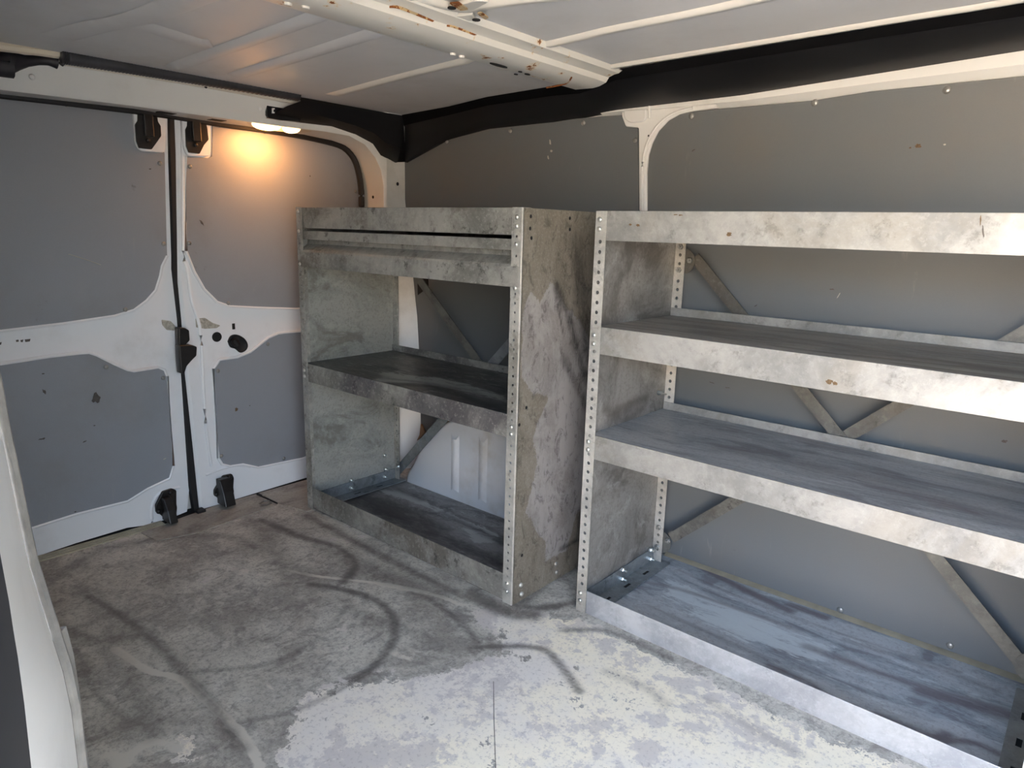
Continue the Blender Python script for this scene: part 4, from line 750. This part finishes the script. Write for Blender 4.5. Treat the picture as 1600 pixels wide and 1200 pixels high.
for q in [(1.2851,0.9905),(1.2841,0.9628),(1.2900,0.9409),(1.4390,0.9906),(1.4411,0.9633),(1.2912,0.5287),(1.2922,0.1300),(1.2658,0.4892)]: dome('panel_hole', (A1 + .0015, q[0], q[1]), 0, 1, .0045, .0008, DARK, U1)
for q in [(1.2908,0.0463),(1.2947,0.0187),(1.4436,0.0501),(1.4484,0.0229)]: dome('bolt', (A1 + .0015, q[0], q[1]), 0, 1, .0065, .005, UPRD, U1)
la, lb_ = A0 + .003, A1 - .003
STN = m_galv('smudged fascia steel', (138, 138, 132), (172, 171, 164), (92, 88, 92), .75, .5, .48)
shelf(U1, la, lb_, B1 + .003, B1B + .02, H1 - .001, .062, SHELF2B, GALVD, 0)
MB().box(la, lb_, B1B - .02, B1B - .018, .90, H1 - .004).build('gap_light_block', GALVI, U1)  # plate added at the back so no light enters the top gap
shelf(U1, la, lb_, B1 + .003, B1B, .5111, .0600, SHELF1, STN, .022,
   strokes=[([(-1.7960,1.1959),(-1.7580,1.3113),(-1.6299,1.3099)], .03, .5), ([(-1.5610,1.2542),(-1.4301,1.3350),(-1.1337,1.2806)], .03, .8), ([(-1.6960,1.2646),(-1.5440,1.3372),(-1.3270,1.3872)], .02, .5)],
   pale=[[(-1.7049,1.3706),(-1.4866,1.4407),(-1.2237,1.4076),(-1.1756,1.3530),(-1.3994,1.3564),(-1.5111,1.3087),(-1.6241,1.2105),(-1.6428,1.2958)]])
# crossbar and folded flap
MB().prism([(B1 + .006, .938), (B1 + .006, .912), (B1 + .009, .912), (B1 + .009, .935), (B1 + .36, .925), (B1 + .36, .928)], 0, la + .012, lb_).build('crossbar', GALVD, U1, bevel=.0006)  # rear flange drawn out deep to darken the gap above it
MB().prism([(B1 + .030, .915), (B1 + .028, .898), (B1 + .002, .879), (B1 - .001, .873), (B1 - .001, .826), (B1 + .002, .826), (B1 + .003, .870), (B1 + .032, .895), (B1 + .034, .915)], 0, la + .010, lb_ - .001).build('flap_door', GALVD, U1, bevel=.0008)
MB().box(la + .006, la + .0095, B1 + .0, B1 + .035, .826, .915).build('flap_end', GALV, U1)
MB().box(lb_ - .001, lb_ + .001, B1 - .001, B1 + .03, .826, .90).build('flap_end', GALV, U1)
MB().box(la, lb_, B1 + .035, B1 + .037, .84, .912).build('flap_back', GALVI, U1)
MB().prism([(B1 + .003, .006), (B1 + .003, .079), (B1 + .006, .079), (B1 + .006, .008), (B1 + .018, .008), (B1 + .018, .006)], 0, la, lb_).build('bottom_lip', GALVD, U1, bevel=.0008)
K1 = [([(-2.0156,1.4059),(-1.8061,1.4435),(-1.5241,1.4241)], .07, .9), ([(-2.0184,1.4937),(-1.8918,1.5730),(-1.7547,1.5766)], .03, .6), ([(-1.4605,1.4198),(-1.3404,1.4115),(-1.2290,1.4039)], .03, .8), ([(-1.6219,1.5453),(-1.4205,1.5246),(-1.3064,1.5052)], .02, .6)]
grid_sheet('bay_floor', 2, .0035, -.002, A0 + .004, A1 - .004, B1 + .007, B1B + .015, .009, BAY1, U1, dark=K1, pale=[[(-1.5008,1.5173),(-1.3753,1.5364),(-1.3142,1.4991),(-1.3777,1.4503)], [(-1.9782,1.5826),(-1.6797,1.5693),(-1.3605,1.5507),(-1.3386,1.5262),(-1.6384,1.5307),(-1.9430,1.5241)]], inner=.012)
foot(U1, A0 + .003, 1, B1 + .012, B1B + .02, BRACKET)
for q in [(1.4321,0.0559),(1.4312,0.0265),(1.5912,0.0574),(1.5876,0.0275),(1.5860,0.1148)]: dome('bolt', (A0 + .006, q[0], q[1]), 0, 1, .0075, .008, BOLT, U1, True)
for q in [(-1.9984,0.0930),(-1.9957,0.0311),(-1.9572,0.0617)]: dome('bolt', (q[0], B1B, q[1]), 1, -1, .0065, .006, BOLT, U1, True)
x2 = (A0 + A1) / 2; tl = [(-1.8788,0.8078)][0]; zx = .500; ct_ = (x2, zx)
ctr = [(-1.5223,0.5004)][0]; bl = [(-1.9734,0.0403)][0]
flat_bar('brace', U1, tl, (2 * ctr[0] - tl[0], 2 * ctr[1] - tl[1]), B1B + .006, .030, .003, BRACE)
flat_bar('brace', U1, bl, (2 * ctr[0] - bl[0], 2 * ctr[1] - bl[1]), B1B + .011, .034, .003, BRACKET)

# ------------------------------------------------------------------ marks on boards
MARKB = m_plain('brown mark', (92, 74, 50), .8, 0, .4, 200); MARKP = m_plain('pale mark', (176, 172, 162), .8, 0, .3, 200); MARKD = m_plain('grey mark', (84, 80, 76), .8, 0, .3, 200)
def blot(axis, pos, c, r1, r2, mat, parent, rot=0.0):
    L = []
    for k in range(14):
        a = 2 * math.pi * k / 14; q = random.uniform(.55, 1.15); x, y = math.cos(a) * r1 * q, math.sin(a) * r2 * q
        L.append((c[0] + x * math.cos(rot) - y * math.sin(rot), c[1] + x * math.sin(rot) + y * math.cos(rot)))
    plate('mark', axis, pos, .0006, L, [], mat, parent)
for (q, r1, r2, m_, ro) in [(c, *v) for c, v in zip([(-0.3770,1.1636),(-0.3918,1.1604),(-1.4103,1.2300),(-1.4039,1.2029),(-1.4157,1.1842),(-0.9179,1.1808),(-0.5184,0.8373),(-0.7043,0.7798),(-0.1232,0.5368),(-0.8051,0.5559),(-0.7593,0.5490),(-0.7818,0.4715),(-0.3254,1.1635),(-0.5019,0.8231),(-0.3027,0.7521)],
     [(.008, .006, MARKB, 0), (.003, .002, MARKB, 0), (.004, .010, MARKP, .3), (.005, .004, MARKP, 0), (.003, .006, MARKP, .4), (.007, .002, MARKD, .5), (.006, .002, MARKD, 0), (.005, .002, MARKD, .8), (.006, .004, MARKD, .3),
      (.012, .0015, MARKD, -.2), (.010, .0012, MARKD, .1), (.014, .0015, MARKD, -.1), (.003, .002, MARKP, 0), (.008, .001, MARKP, 1.2), (.004, .002, MARKD, 0)])]:
    blot(1, W - .0035, q, r1, r2, m_, lp1 if q[0] < -1.07 else lp2, ro)
for (q, r1, r2, m_, par, ro) in [(c, *v) for c, v in zip([(0.7082,0.4414),(0.5814,0.4812),(0.5837,0.5322),(0.6969,0.3593),(0.6671,0.3163),(0.8884,0.2097),(1.0633,0.9542),(0.9182,1.1061),(0.5627,0.3468),(0.6213,0.1085),(1.1390,0.3281),(1.1889,0.3329),(1.4650,1.1253)],
     [(.012, .016, MARKD, b_l1, 0), (.004, .008, MARKD, b_l1, .4), (.004, .002, MARKD, b_l1, 0), (.003, .002, MARKD, b_l1, 0), (.006, .002, MARKD, b_l1, .3), (.006, .0015, MARKP, b_l1, .3), (.012, .003, MARKD, b_u2, -.9), (.004, .002, MARKD, b_u1, 0),
      (.010, .003, MARKD, b_l1, .1), (.003, .002, MARKD, b_l1, 0), (.006, .008, MARKB, b_l2, 0), (.003, .002, MARKD, b_l2, 0), (.002, .003, MARKD, b_u2, 0)])]:
    blot(0, XD + .0118, q, r1, r2, m_, par, ro)
for q, r1, r2, ro in zip([(-0.7217,0.9989),(-0.7098,0.9983),(-0.8292,0.9768),(-0.8097,0.9757),(-0.5995,0.9617),(-0.3749,0.6960),(-0.3654,0.6938),(-0.1783,0.9932),(-0.1724,0.9762)], (.006, .005, .005, .005, .006, .007, .005, .0012, .0015), (.0015, .0015, .003, .003, .004, .006, .004, .009, .011), (0, 0, 0, 0, 0, 0, 0, .1, .2)):
    blot(1, D + .0025, q, r1, r2, MARKB if r2 < .01 else MARKD, U2, ro)
